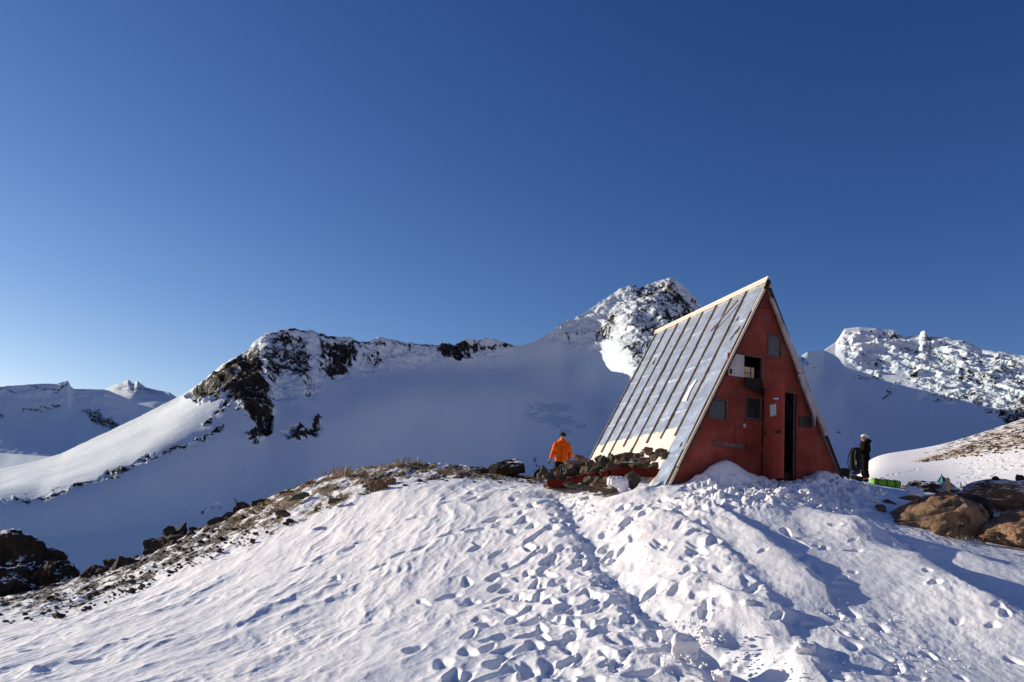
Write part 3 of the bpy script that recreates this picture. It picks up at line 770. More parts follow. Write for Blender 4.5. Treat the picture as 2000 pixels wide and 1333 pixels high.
HZ = hut(0, 4.45, 0)
H = empty('mountain_hut', HZ, 'red A-frame hut with a dented metal roof and an open door on the snowy crest', 'hut')
holes = [(0.0, .78, 2.44, 4.75), (-1.25, -.87, 2.81, 3.19), (-.39, -.07, 2.67, 3.09), (-.49, -.05, 1.76, 2.25), (.10, .40, 1.21, 1.68), (.90, 1.18, 2.90, 3.13)]
gable_wall('wall', 0.0, holes, M['red'], H)['label'] = 'front gable wall of peeling red paint'
gable_wall('wall', HL-.08, [], M['red'], H)['label'] = 'back gable wall'
bm = bmesh.new(); hbox(bm, -1.9, 1.9, 4.15, 4.3, .08, HL-.1); bm_obj('floor', bm, M['dark_wood'], H)
# wall seams
bm = bmesh.new(); hbox(bm, -.9*HK*.62, .9*HK*.62, .62, .632, -.006, .0, 0); bm_obj('wall_trim', bm, M['dark_wood'], H)
bm = bmesh.new(); hbox(bm, -.02, -.005, 2.5, 4.5, -.012, .0, 0); bm_obj('wall_trim', bm, M['dark_wood'], H)
for q_ in ((-.64, -.634, 2.3, 4.6), (.86, .866, 2.45, 4.6), (-.8, .8, 1.735, 1.742), (-1.5, -.45, 3.45, 3.456)):
    bm = bmesh.new(); hbox(bm, *q_, -.003, .0, 0); bm_obj('board_joint', bm, M['dark_wood'], H)

# metal roof : one sheet strip per bay, dented, lapped at the horizontal seams
BL = [HL*i/8 for i in range(9)]
tw0 = roofp(1174, 868.5)[1]; tw1 = roofp(1321.6, 834.8)[1]; TW = (tw0+tw1)/2
def roof_sheet(l0, l1, t0, t1, nl, ntt, amp, seed, h=.0, seams=True):
    l = np.linspace(l0, l1, nl); t = np.linspace(t0, t1, ntt); Lg, Tg = np.meshgrid(l, t)
    hh = amp*fbm(Lg*1.7+seed*7.7, Tg*1.2+seed*3.1, 3, 200+seed)+amp*.5*fbm(Lg*5+seed, Tg*4, 2, 230+seed)
    if seams:
        ph = (seed*.41+.1*math.sin(seed*5)) % .62; q = ((Tg+ph) % .62)/.62
        hh += .011*(q**14)
    edge = np.minimum(Lg-l0, l1-Lg)/(l1-l0); hh *= .25+.75*np.clip(edge*8, 0, 1)
    P = AP+GX*(-HK*Tg[..., None])+GR*Lg[..., None]+np.array([0, 0, -1])*Tg[..., None]+RN*(hh+h)[..., None]
    return P
roof = None
bm = bmesh.new()
rbox(bm, -.07, HL+.07, -.03, 4.8, -.075, -.012); roof = bm_obj('roof', bm, M['dark_wood'], H); roof['label'] = 'left roof slope'
for i in range(8):
    P = roof_sheet(BL[i]+.004, BL[i+1]-.004, .0, TW+.04 if i > 0 else 4.72, 26, 150, .012, i+1)
    me = grid_mesh('roof_sheet', P); link('roof_sheet', me, M['metal'], roof)
P = roof_sheet(BL[1]-.03, HL+.05, TW, 4.78, 120, 30, .008, 20, .004, False)
link('roof_apron', grid_mesh('roof_apron', P), M['apron'], roof)['label'] = 'pale weathered band along the foot of the roof'
# end of each batten read off the photograph
ends = {0: 4.78, 8: 4.78}
for i, px in ((7, (1180.6, 884)), (5, (1222, 873)), (3, (1267, 866)), (2, (1293, 857.6)), (1, (1316, 853))): ends[i] = roofp(*px)[1]
ends[6] = 4.6; ends[4] = 4.7
for i in range(1, 9):
    bm = bmesh.new(); r_ = random.Random(i)
    t = .06; te = ends[i]; l = BL[i]-(.05 if i == 8 else 0)
    while t < te-.01:
        t2 = min(te, t+r_.uniform(.9, 1.7)); rbox(bm, l-.015+r_.uniform(-.006, .006), l+.015+r_.uniform(-.006, .006), t, t2, .004, .036+r_.uniform(0, .01), r_.uniform(-.012, .012)); t = t2
    bm_obj('batten', bm, M['batten'], roof)
bm = bmesh.new(); a = roofp(1392.6, 650); b = roofp(1447, 591)
p, q = rp(a[0], a[1], .05), rp(b[0], b[1], .075); d = (q-p).normalized(); n = Vector(RN); sdv = d.cross(n)
vs = [bm.verts.new(x_+sdv*y_+n*z_) for x_ in (p, q) for y_ in (-.022, .022) for z_ in (0, .03)]
for f in ((0, 1, 3, 2), (4, 6, 7, 5), (0, 4, 5, 1), (2, 3, 7, 6), (0, 2, 6, 4), (1, 5, 7, 3)): bm.faces.new([vs[k] for k in f])
bm_obj('batten', bm, M['batten'], roof)['label'] = 'loose batten lying diagonally across the sheets'
bm = bmesh.new()
a = roofp(1333, 784); 
for px in ([(1334, 784.5), (1342, 784), (1349, 766), (1363, 742), (1358, 745), (1345, 765)],):
    vs = [bm.verts.new(rp(*roofp(*q_), .03)) for q_ in px]; bm.faces.new(vs)
r_ = bmesh.ops.extrude_face_region(bm, geom=bm.faces[:]); bmesh.ops.translate(bm, verts=[v for v in r_['geom'] if isinstance(v, bmesh.types.BMVert)], vec=Vector(RN)*-.02)
bm_obj('snow_streak', bm, M['snow'], roof)['label'] = 'white streak of frost on the sheet beside the front edge'
# right slope
bm = bmesh.new()
def rq(l, t, h): return Vector(AP+GX*(HK*t)+GR*l+np.array([0, 0, -t])+np.array([GX[0]*.906*h, GX[1]*.906*h, .424*h]))
vs = [bm.verts.new(rq(l, t, h)) for l in (-.06, HL+.06) for t in (-.02, 4.75) for h in (-.06, .0)]
for q in ((0, 1, 3, 2), (4, 6, 7, 5), (0, 4, 5, 1), (2, 3, 7, 6), (0, 2, 6, 4), (1, 5, 7, 3)): bm.faces.new([vs[k] for k in q])
bm_obj('roof', bm, M['metal'], H)['label'] = 'right roof slope'
# ridge board and rake boards
bm = bmesh.new(); rbox(bm, -.12, HL+.06, -.055, .085, .006, .04); bm_obj('ridge_cap', bm, M['cream'], H)
bm = bmesh.new(); rbox(bm, -.13, -.075, .02, 4.76, -.08, .012); bm_obj('rake_board', bm, M['dark_wood'], H)
bm = bmesh.new(); rbox(bm, -.155, -.134, .25, 4.3, -.035, .012); rbox(bm, -.155, -.134, 4.32, 4.72, -.05, .0); bm_obj('rake_board', bm, M['cream'], H)
gpoly('rake_board', [(1490, 556), (1500, 552), (1503, 566), (1492, 562), (1478, 590), (1463, 629), (1456, 632), (1466, 604)], -.11, -.06, M['flake'], H)['label'] = 'torn flashing near the peak'
gpoly('rake_board', [(1330, 829), (1366, 826 - 0), (1340, 869), (1332, 880), (1329, 879)], -.09, -.06, M['flake'], H) if False else None
gpoly('rake_board', [(1359, 828), (1366, 831), (1334, 880), (1331, 878)], -.10, -.06, M['flake'], H)
gpoly('rake_board', [(1499, 584), (1505, 585), (1529, 642), (1553, 697), (1563, 731), (1554, 729), (1546, 705), (1526, 655), (1512, 615)], -.11, -.05, M['flake'], H)['label'] = 'upper flaking board on the right rake'
gpoly('rake_board', [(1553, 732), (1563, 731), (1573, 757), (1590, 798), (1604, 828), (1613, 851), (1604, 853), (1597, 830), (1587, 812), (1585, 836), (1582, 812), (1574, 790), (1563, 760)], -.125, -.06, M['flake'], H)['label'] = 'wide flaking white board on the right rake'
bm = bmesh.new()
for t0, t1 in ((0, 1.2), (1.25, 2.7), (2.72, 4.7)):
    vs = [bm.verts.new(hut(HK*t+o_, t, l)) for t in (t0, t1) for o_ in (-.05, .012) for l in (-.085, -.03)]
    for q in ((0, 1, 3, 2), (4, 6, 7, 5), (0, 4, 5, 1), (2, 3, 7, 6), (0, 2, 6, 4), (1, 5, 7, 3)): bm.faces.new([vs[k] for k in q])
bm_obj('rake_board', bm, M['dark_wood'], H)
gpoly('plank', [(1393, 862), (1455, 869), (1455, 878), (1393, 869)], -.03, -.004, M['greywood'], H)['label'] = 'bare grey plank across the lower wall'
gpoly('plank', [(1457, 869), (1490, 873), (1490, 883), (1457, 879)], -.04, -.004, M['red'], H)
gpoly('ledge', [(1456, 821), (1488, 825), (1488, 830), (1456, 827)], -.05, -.004, M['red'], H)
gpoly('bracket', [(1451, 828), (1456, 828), (1456, 836), (1451, 835)], -.03, -.004, M['flake'], H)
# windows
def window(s0, s1, t0, t1, pane, lab, fr=.03):
    bm = bmesh.new()
    for q in ((s0-fr, s1+fr, t0-fr, t0+.004), (s0-fr, s1+fr, t1-.004, t1+fr), (s0-fr, s0+.004, t0+.004, t1-.004), (s1-.004, s1+fr, t0+.004, t1-.004)): hbox(bm, *q, -.018, -.002, .003)
    f = bm_obj('window', bm, M['wframe'], H); f['label'] = lab
    if pane:
        bm = bmesh.new(); hbox(bm, s0+.002, s1-.002, t0+.002, t1-.002, .018, .026, 0); bm_obj('pane', bm, pane, f)
    return f
window(-1.25, -.87, 2.81, 3.19, M['pane'], 'square dark lower window nearest the roof edge')
window(-.39, -.07, 2.67, 3.09, M['pane'], 'dark lower window beside the door')
window(.10, .40, 1.21, 1.68, M['pane_grey'], 'grey covered window under the peak', .015)
window(.90, 1.18, 2.90, 3.13, M['pane_olive'], 'small olive covered window right of the doorway', .01)
wf = window(-.49, -.05, 1.76, 2.25, None, 'open upper window')
bm = bmesh.new(); hbox(bm, -.49, -.18, 1.98, 2.245, .09, .10, 0); ip = bm_obj('inner_panel', bm, M['ply'], wf)
bm = bmesh.new(); hbox(bm, -.27, -.25, 1.98, 2.24, .08, .089, 0); hbox(bm, -.46, -.25, 2.11, 2.122, .078, .087, 0); bm_obj('inner_bar', bm, M['blue'], wf)
bm = bmesh.new()
for a_, b_ in ((-.87, -.735), (-.73, -.545), (-.54, -.5)): hbox(bm, a_, b_, 1.77, 2.25, -.045, -.012, .003)
sh = bm_obj('shutter', bm, M['shutter'], H)
for t_ in (1.79, 2.11):
    bm = bmesh.new(); hbox(bm, -.845, -.785, t_, t_+.11, -.056, -.046, .002); bm_obj('hinge', bm, M['dark_wood'], sh)
bm = bmesh.new(); hbox(bm, -.893, -.872, 1.76, 2.26, -.05, -.01, .002); bm_obj('shutter_edge', bm, M['red'], sh)
bm = bmesh.new(); hbox(bm, -.55, -.49, 2.27, 2.34, -.05, -.004); bm_obj('sill', bm, M['red'], H)
bm = bmesh.new(); hbox(bm, -.06, .03, 2.27, 2.33, -.045, -.004); bm_obj('sill', bm, M['red'], H)
# door frame and leaf
bm = bmesh.new(); hbox(bm, .0, .80, 2.405, 2.44, -.02, .05); hbox(bm, .745, .772, 2.445, 4.7, -.012, .03); bm_obj('door_frame', bm, M['greywood'], H)
bm = bmesh.new(); hbox(bm, .782, .80, 2.445, 4.7, -.03, -.003); bm_obj('door_frame', bm, M['dark_wood'], H)
PHI = math.radians(92.5)
def leaf(a, t, h=0.):   # a along the leaf from the hinge, h out of its outer face
    return hut(a*math.cos(PHI)-h*math.sin(PHI), t, -a*math.sin(PHI)-.03-h*math.cos(PHI))
def leafbox(bm, a0, a1, t0, t1, h0, h1):
    vs = [bm.verts.new(leaf(a, t, h)) for a in (a0, a1) for t in (t0, t1) for h in (h0, h1)]
    for q in ((0, 1, 3, 2), (4, 6, 7, 5), (0, 4, 5, 1), (2, 3, 7, 6), (0, 2, 6, 4), (1, 5, 7, 3)): bm.faces.new([vs[k] for k in q])
def leafp(x, y):
    d = np.array([float(q) for q in ray(x, y)]); o = np.array(leaf(0, 0)); e = np.array(leaf(1, 0))-o
    nrm = np.cross(e, [0, 0, 1]); t = (o@nrm)/(d@nrm); P = d*t-o; return P@e, -P[2]
bm = bmesh.new(); leafbox(bm, 0, .76, 2.43, 4.36, -.045, 0); door = bm_obj('door', bm, simple('door_red_paint', (.26, .045, .028), (.36, .075, .05), .75, 5, .006, 30), H); door['label'] = 'open red door leaf'
def on_leaf(name, px, m, h=.006, parent=None):
    return extr(name, [leafp(*p) for p in px], lambda a, b, h_: leaf(a, b, h_), .001, h, m, parent or door)
on_leaf('notice', [(1504, 792), (1516, 789), (1516.5, 811), (1504.5, 814.5)], M['paper'])['label'] = 'pale rectangular notice'
sg = on_leaf('sign', [(1510, 776.5), (1525, 776), (1525, 782), (1510.5, 782)], M['signblue'])
on_leaf('lettering', [(1511.5, 778), (1521.5, 777.8), (1521.5, 780.5), (1511.8, 780.6)], M['white'], .009, sg)
on_leaf('handle', [(1515, 843.5), (1525, 841), (1525, 845), (1518, 846.5)], M['dark_wood'], .05)
on_leaf('rail', [(1492, 869), (1491.5, 877), (1524, 882), (1524, 874)], M['red'], .02) if False else None
on_leaf('hinge', [(1491, 845), (1496, 845), (1496, 849), (1491, 849)], M['dark_wood'], .015)
# cloth hanging out of the open window
def cloth():
    nx, ny = 16, 16; P = np.zeros((ny, nx, 3))
    for j in range(ny):
        for i in range(nx):
            u, v = i/(nx-1), j/(ny-1)
            s = -.50+.43*u-.03*v*(1-2*u); t = 2.25+v*(.20+.16*u)
            l = -.055-.035*math.sin(u*9+v*2)*v-.04*v
            P[j, i] = hut(s, t, l)
    me = grid_mesh('hanging_cloth', P); o = link('hanging_cloth', me, M['cloth_dark'])
    m_ = o.modifiers.new('s', 'SOLIDIFY'); m_.thickness = .015
    tag(o, 'dark cloth hanging from the open upper window of the red hut', 'cloth')
cloth()

# ------------------------------------------------------------------ timber terrace beside the hut
def wbox(bm, c, d, up, half):
    """box with centre c, along d (unit), half sizes (along, thick, high)"""
    d = Vector(d).normalized(); up = Vector(up); sd_ = d.cross(up).normalized(); up = sd_.cross(d).normalized()
    vs = [bm.verts.new(Vector(c)+d*a*half[0]+sd_*b*half[1]+up*e*half[2]) for a in (-1, 1) for b in (-1, 1) for e in (-1, 1)]
    for q in ((0, 1, 3, 2), (4, 6, 7, 5), (0, 4, 5, 1), (2, 3, 7, 6), (0, 2, 6, 4), (1, 5, 7, 3)): bm.faces.new([vs[k] for k in q])
def Dd(x): return 17.95+(1305-x)/240*1.3
def pxboard(name, pts, m, parent, thick=.05):
    """board whose front face has these photo corners, each given on the terrace line"""
    bm = bmesh.new(); A = [bm.verts.new(V(x, y, Dd(x))) for x, y in pts]; B = [bm.verts.new(V(x, y, Dd(x))+Vector((.1, thick, 0))) for x, y in pts]
    n = len(pts); bm.faces.new(A); bm.faces.new(B[::-1])
    for i in range(n): bm.faces.new((A[i], B[i], B[(i+1) % n], A[(i+1) % n]))
    bmesh.ops.recalc_face_normals(bm, faces=bm.faces[:]); bmesh.ops.bevel(bm, geom=bm.edges[:], offset=.006, segments=1, affect='EDGES')
    return bm_obj(name, bm, m, parent)
TR = empty('terrace', V(1180, 945, Dd(1180)), 'low red-painted timber retaining edge left of the hut, holding back the rock pile', 'terrace')
M['red_boards'] = simple('red_board_paint', (.07, .008, .008), (.11, .015, .014), 1, 8, .004, 40, spec=.02)  # even red for the short boards, a touch lighter than the long one
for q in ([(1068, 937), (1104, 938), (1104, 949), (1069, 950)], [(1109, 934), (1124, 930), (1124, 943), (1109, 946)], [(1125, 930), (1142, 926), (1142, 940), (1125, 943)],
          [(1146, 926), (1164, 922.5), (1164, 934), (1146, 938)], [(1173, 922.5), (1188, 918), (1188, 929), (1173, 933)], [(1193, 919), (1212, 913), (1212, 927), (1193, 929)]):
    pxboard('board', q, M['red_boards'], TR, .12)
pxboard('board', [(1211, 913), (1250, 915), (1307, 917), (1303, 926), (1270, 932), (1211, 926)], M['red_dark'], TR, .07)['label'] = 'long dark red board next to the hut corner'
for x in (1106, 1144, 1169, 1190):
    pxboard('post', [(x-3, 928+(1190-x)*.11), (x+3, 927+(1190-x)*.11), (x+3, 942+(1190-x)*.09), (x-3, 943+(1190-x)*.09)], M['dark_wood'], TR, .14)
# rock pile on the terrace: photo position in the enlarged view (6.25x, origin 1020,830), half sizes
G_ = 'rocks heaped beside the hut'
PILE = [
 (950, 415, 45, 45, 'b', 0), (1010, 440, 65, 60, 'p', 0), (1075, 372, 35, 25, 'p', 0), (1095, 440, 65, 65, 'p', 0), (1195, 410, 60, 55, 'p', 0), (1280, 395, 65, 50, 'p', 0), (1225, 465, 75, 60, 'b', 0),
 (1345, 372, 50, 34, 'p', 0), (1440, 378, 60, 42, 'p', 0), (1482, 340, 28, 34, 'b', 0), (1548, 325, 66, 48, 'b', 0), (1620, 355, 50, 36, 'p', 0), (1710, 325, 56, 46, 'p', 0), (1755, 375, 42, 50, 'p', 0), (1640, 398, 70, 42, 'p', 0),
 (1400, 435, 72, 42, 'p', 0), (1530, 435, 85, 48, 's', 0), (1330, 490, 90, 42, 's', 0), (1480, 500, 110, 40, 'p', 0), (1690, 505, 120, 48, 'p', 0), (960, 505, 75, 50, 'p', 0), (1115, 520, 62, 62, 'b', 0), (900, 590, 60, 25, 'p', 0), (1020, 560, 55, 30, 's', 0),
 (705, 400, 60, 36, 'b', 0), (650, 470, 85, 52, 'p', 0), (765, 475, 72, 60, 'p', 0), (848, 465, 55, 42, 'p', 0), (680, 545, 75, 60, 'p', 0), (762, 560, 52, 55, 'b', 0), (882, 535, 46, 40, 'p', 0), (820, 530, 40, 50, 'p', 0), (560, 525, 52, 55, 'p', 0), (605, 585, 62, 52, 'p', 0),
 (400, 548, 46, 36, 'b', 0), (482, 610, 62, 62, 'b', 0), (372, 612, 70, 46, 'p', 0), (495, 500, 34, 22, 'p', 0), (275, 565, 46, 52, 'p', 0), (235, 620, 50, 40, 'p', 0), (320, 640, 60, 26, 'p', 0), (255, 510, 18, 18, 's', 0), (1790, 470, 45, 45, 'p', 0), (1752, 430, 44, 34, 'w', 0), (1765, 480, 40, 26, 'w', 0),
 (820, 690, 72, 46, 'p', 1), (930, 700, 52, 50, 'p', 1), (960, 765, 95, 42, 'b', 1), (880, 790, 55, 30, 's', 1), (1008, 715, 48, 60, 'b', 1), (1335, 690, 75, 75, 'p', 1), (1040, 800, 62, 28, 's', 1), (600, 735, 62, 26, 'p', 1), (690, 752, 52, 26, 's', 1), (760, 730, 40, 24, 'p', 1)]
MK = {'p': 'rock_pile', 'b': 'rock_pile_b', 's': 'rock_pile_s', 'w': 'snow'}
LB = {'p': 'grey-brown angular rock in the heap beside the hut', 'b': 'warm brown rock in the heap beside the hut', 's': 'snow-dusted dark rock in the heap beside the hut', 'w': 'snow-smothered rock at the hut end of the heap'}
SPECIAL = {(1548, 325): 'peaked brown rock on the top of the heap under the metal roof', (705, 400): 'rounded tan rock topping the left end of the rock heap',
 (482, 610): 'large flat-faced tan rock in front of the man in the orange jacket', (1115, 520): 'triangular reddish-brown rock just above the red board edge', (1690, 505): 'long dark slab resting on the red board by the hut corner',
 (1335, 690): 'olive dark rock half buried in snow right of the white bag', (400, 548): 'small tan rock at the orange-jacketed man\'s waist', (950, 415): 'brown-edged rock at the far lower corner of the metal roof', (1710, 325): 'jagged rock nearest the hut on top of the heap'}
for k, (zx, zy, hx, hy, kind, low) in enumerate(PILE):
    if kind == 'x': continue
    x = 1020+zx/6.25; y = 830+zy/6.25+(0 if low else 1.5)
    eave = 18.25+(1310-x)/154*4.9
    if low: D = Dd(x)-.45-(zy-690)/250
    else:
        f = np.clip((zy-(330 if x > 1150 else 430))/230, 0, 1); back = min(eave-.45, Dd(x)+2.4); D = back*(1-f)+(Dd(x)+.35)*f
    sc = D/F/6.25; p = V(x, y, D); r_ = random.Random(k*13+5)
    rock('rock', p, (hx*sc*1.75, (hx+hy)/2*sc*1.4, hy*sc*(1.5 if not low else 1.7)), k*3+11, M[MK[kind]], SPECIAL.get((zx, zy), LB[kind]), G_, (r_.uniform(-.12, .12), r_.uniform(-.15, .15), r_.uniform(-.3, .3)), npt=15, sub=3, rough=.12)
# support under the heap
me_pts = []
bm = bmesh.new()
def fill_strip():
    xs = np.linspace(1062, 1300, 60); P = np.zeros((14, 60, 3))
    for i, x in enumerate(xs):
        top = np.interp(x, [1062, 1090, 1130, 1160, 1200, 1260, 1300], [940, 925, 905, 905, 900, 893, 905]); low = np.interp(x, [1062, 1212, 1300], [946, 924, 925])
        for j in range(14):
            v = j/13; D = (Dd(x)+.12)*(1-v)+(min(18.2+(1310-x)/154*4.9-.3, Dd(x)+2.6))*v
            y = low*(1-v)+top*v
            P[j, i] = at(x, y, D)
    P[..., 2] += .06*fbm(P[..., 0]*3, P[..., 1]*3, 3, 77)-.05
    me = grid_mesh('gravel_fill', P); return link('gravel_fill', me, M['rock_pile'])
tag(fill_strip(), 'dark stony earth packed between the heaped rocks and the red boards', 'gravel', kind='stuff')

# ------------------------------------------------------------------ boulders and rocks
def lean(q):    # right-hand boulder: low left foot, high shoulder to the right of centre
    z = q.z
    if z > 0: z *= .42+.62*max(0, min(1, (q.x+1.05)/1.35))-.18*max(0, q.x-.45)
    return Vector((q.x, q.y, z))
def bpx(x0, x1, ytop, ybot, D, depth=.8): 
    c = V((x0+x1)/2, ybot, D); return c, (x1-x0)/2*D/F, (ybot-ytop)*D/F
c, hw, hh = bpx(1726, 1932, 958, 1036, 15.9)
big_boulder('boulder', c+Vector((0, .1, -.1)), (hw*1.02, .75, hh*1.0), -.12, 4, M['boulder'], 'large rounded tan boulder with dark lichen in the snow at right', lean)
c, hw, hh = bpx(1905, 2060, 985, 1040, 15.3)
big_boulder('boulder', c+Vector((0, .0, -.1)), (hw*1.15, .55, hh*1.25), .25, 9, M['boulder'], 'long sloping brown boulder cut by the right photo edge', lambda q: Vector((q.x, q.y, q.z*(.18+.9*max(0, min(1, (q.x+1)/2))))))
c, hw, hh = bpx(1958, 2040, 1022, 1046, 14.6)
big_boulder('boulder', c, (hw, .35, hh*.9), .1, 14, M['boulder'], 'low brown rock in front of the sloping boulder at the right edge')
c, hw, hh = bpx(1884, 2040, 939, 966, 19.0)
big_boulder('boulder', c, (hw*1.05, .5, hh*1.05), .05, 21, M['ledge'], 'low mossy dark ledge of rock behind the two brown boulders', lambda q: Vector((q.x, q.y, q.z*(.6+.4*max(0, min(1, (q.x+1)/.8))))))
c, hw, hh = bpx(1886, 1934, 972, 1012, 16.2)
big_boulder('boulder', c, (hw, .35, hh*.95), 0, 25, M['rock_dark'], 'dark boulder tucked behind the right end of the large tan boulder')
c, hw, hh = bpx(1766, 1868, 941, 962, 23)
big_boulder('boulder', c+Vector((0, 0, -.05)), (hw, .5, hh*1.15), 0, 31, M['rock_dark_snowy'], 'low black rock with snow on top between the green bag and the teal tent')
for k, (x0, x1, yt, yb, D, m_, lb) in enumerate([
    (1709, 1731, 984, 1003, 16.4, 'rock_pile_b', 'small brown rock left of the large tan boulder'),
    (1755, 1800, 967, 977, 17.2, 'rock_pile_b', 'flat reddish rock behind the large tan boulder'),
    (1722, 1755, 975, 985, 17.0, 'rock_pile', 'thin dark rock edge poking out of snow above the small brown rock'),
    (1815, 1870, 1018, 1050, 14.9, 'boulder', 'squat brown rock at the foot of the large tan boulder'),
    (1868, 1885, 1018, 1030, 14.9, 'rock_dark', 'small dark rock right of the squat brown rock'),
    (1848, 1866, 1038, 1046, 14.3, 'rock_pile_b', 'pebble-like brown rock in front of the squat brown rock'),
    (1698, 1706, 989, 994, 16.8, 'rock_pile', 'tiny dark stone alone in the snow rubble'),
    (1818, 1846, 889, 902, 76, 'rock_pile_b', 'lone grey rock on the skyline of the far right snow slope'),
    (1938, 1952, 930, 946, 18.6, 'black', 'round black object standing on the mossy ledge'),
    (1640, 1664, 914, 931, 20.5, 'rock_dark', 'long dark rock at the right foot of the hut'),
    (1655, 1692, 930, 946, 23.5, 'rock_dark', 'dark rock streak leading to the dark-clothed person\'s feet'),
    (1658, 1671, 928, 938, 23.0, 'rock_dark', 'dark knob of rock below the standing backpack'),
    (1985, 2000, 926, 945, 19.2, 'rock_dark', 'small dark upright rock on the ledge at the right edge')]):
    if m_ == 'black': continue
    c, hw, hh = bpx(x0, x1, yt, yb, D)
    rock('rock', c+Vector((0, 0, hh*.42)), (hw*1.08, max(hw*.7, .12), hh*.66), 300+k*7, M[m_], lb, None, (0, (.35 if 'streak' in lb or 'long dark' in lb else 0), 0), npt=18, sub=4, rough=.14)
# left-hand crags
LG = 'dark crags on the left crest'
for k, (x0, x1, yt, yb, D, m_, lb) in enumerate([
    (-60, 100, 1045, 1150, 27.0, 's', 'big dark brown crag at the left edge, tallest of the crags'),
    (60, 152, 1098, 1155, 26.0, 's', 'lower dark crag joined to the right of the tallest one'),
    (82, 108, 1096, 1118, 25.6, 'd', 'small dark block perched between the two left-edge crags'),
    (-40, 60, 1110, 1165, 25.0, 's', 'snow-flecked dark crag at the lower left edge'),
    (195, 246, 1093, 1122, 25.5, 'd', 'slanting dark rock on the crest right of the big crag'),
    (238, 276, 1088, 1110, 25.8, 'd', 'dark flat rock just right of the slanting rock'),
    (276, 330, 1052, 1096, 25.6, 'd', 'steep dark rock below the perched twin blocks'),
    (314, 344, 1026, 1052, 26.0, 'd', 'left block of the twin blocks perched on the skyline'),
    (338, 364, 1020, 1044, 26.2, 'd', 'right, taller block of the twin blocks on the skyline'),
    (362, 392, 1030, 1046, 26.2, 'd', 'low dark rock right of the twin blocks'),
    (306, 380, 1041, 1078, 25.9, 'd', 'wide dark rock carrying the twin blocks'),
    (452, 487, 984, 1002, 26.0, 'd', 'rounded dark rock on the skyline halfway up the left crest'),
    (405, 440, 1010, 1026, 25.4, 'd', 'flat dark rock below the rounded skyline rock'),
    (345, 402, 1044, 1076, 25.2, 'd', 'broad dark rock below and right of the twin blocks'),
    (296, 352, 1062, 1094, 24.8, 'd', 'dark rock in the middle of the rubble below the twin blocks'),
    (222, 292, 1086, 1120, 24.6, 'd', 'long low dark crag between the big left crag and the twin blocks'),
    (158, 218, 1110, 1142, 24.8, 'd', 'low dark rock on the crest just right of the big left crag'),
    (384, 432, 1028, 1052, 25.6, 'd', 'dark crest rock halfway between the twin blocks and the rounded skyline rock'),
    (432, 474, 1002, 1028, 25.6, 'd', 'dark crest rock touching the rounded skyline rock'),
    (486, 530, 978, 1000, 25.4, 's', 'snow-streaked dark rock right of the rounded skyline rock'),
    (150, 218, 1172, 1196, 19.5, 'd', 'flat dark slab lying nearest the open snow at lower left'),
    (125, 160, 1150, 1166, 22.5, 'd', 'dark lump behind the flat slab at lower left'),
    (540, 568, 960, 972, 25.0, 'b', 'small brown rock on the grassy left crest'),
    (556, 600, 968, 977, 23.0, 'p', 'long tan-topped flat rock in the snow of the left crest'),
    (536, 566, 998, 1008, 20.5, 'd', 'isolated dark flat rock in snow below the left crest'),
    (636, 668, 973, 981, 21.5, 'd', 'thin dark rock sheet below the grassy crest'),
    (718, 752, 940, 962, 22.0, 'b', 'upright brown rock cluster under the crest grass'),
    (745, 772, 934, 950, 22.5, 'b', 'brown pointed rock right of the upright cluster'),
    (740, 810, 909, 919, 26.0, 'd', 'long flat dark rock topping the grassy crest'),
    (822, 856, 934, 946, 22.5, 'd', 'low dark rock where the grass ends at the crest'),
    (925, 975, 914, 930, 24.5, 'd', 'jagged low dark rock left of the domed rock'),
    (958, 1028, 902, 930, 24.2, 's', 'domed dark rock with a snow fleck on the crest left of the orange jacket'),
    (1040, 1068, 918, 940, 24.0, 'd', 'dark rock just left of the man in orange'),
    (600, 628, 942, 950, 25.0, 'b', 'small brown rock near the thin tall grass')]):
    c, hw, hh = bpx(x0, x1, yt, yb, D)
    m_ = {'d': 'rock_dark', 's': 'rock_dark_snowy', 'b': 'rock_pile_b', 'p': 'rock_pile'}[m_]
    big = hw > .7
    rock('rock', c+Vector((0, 0, hh*.40)), (hw*(1.06 if big else 1.3), max(hw*.65, .15), hh*(.68 if big else .8)), 500+k*11, M[m_], lb, None, (0, -.12-.25*(k % 3)/2 if not big else 0, 0), npt=26 if big else 13, sub=6 if big else 4, rough=.34 if big else .22)
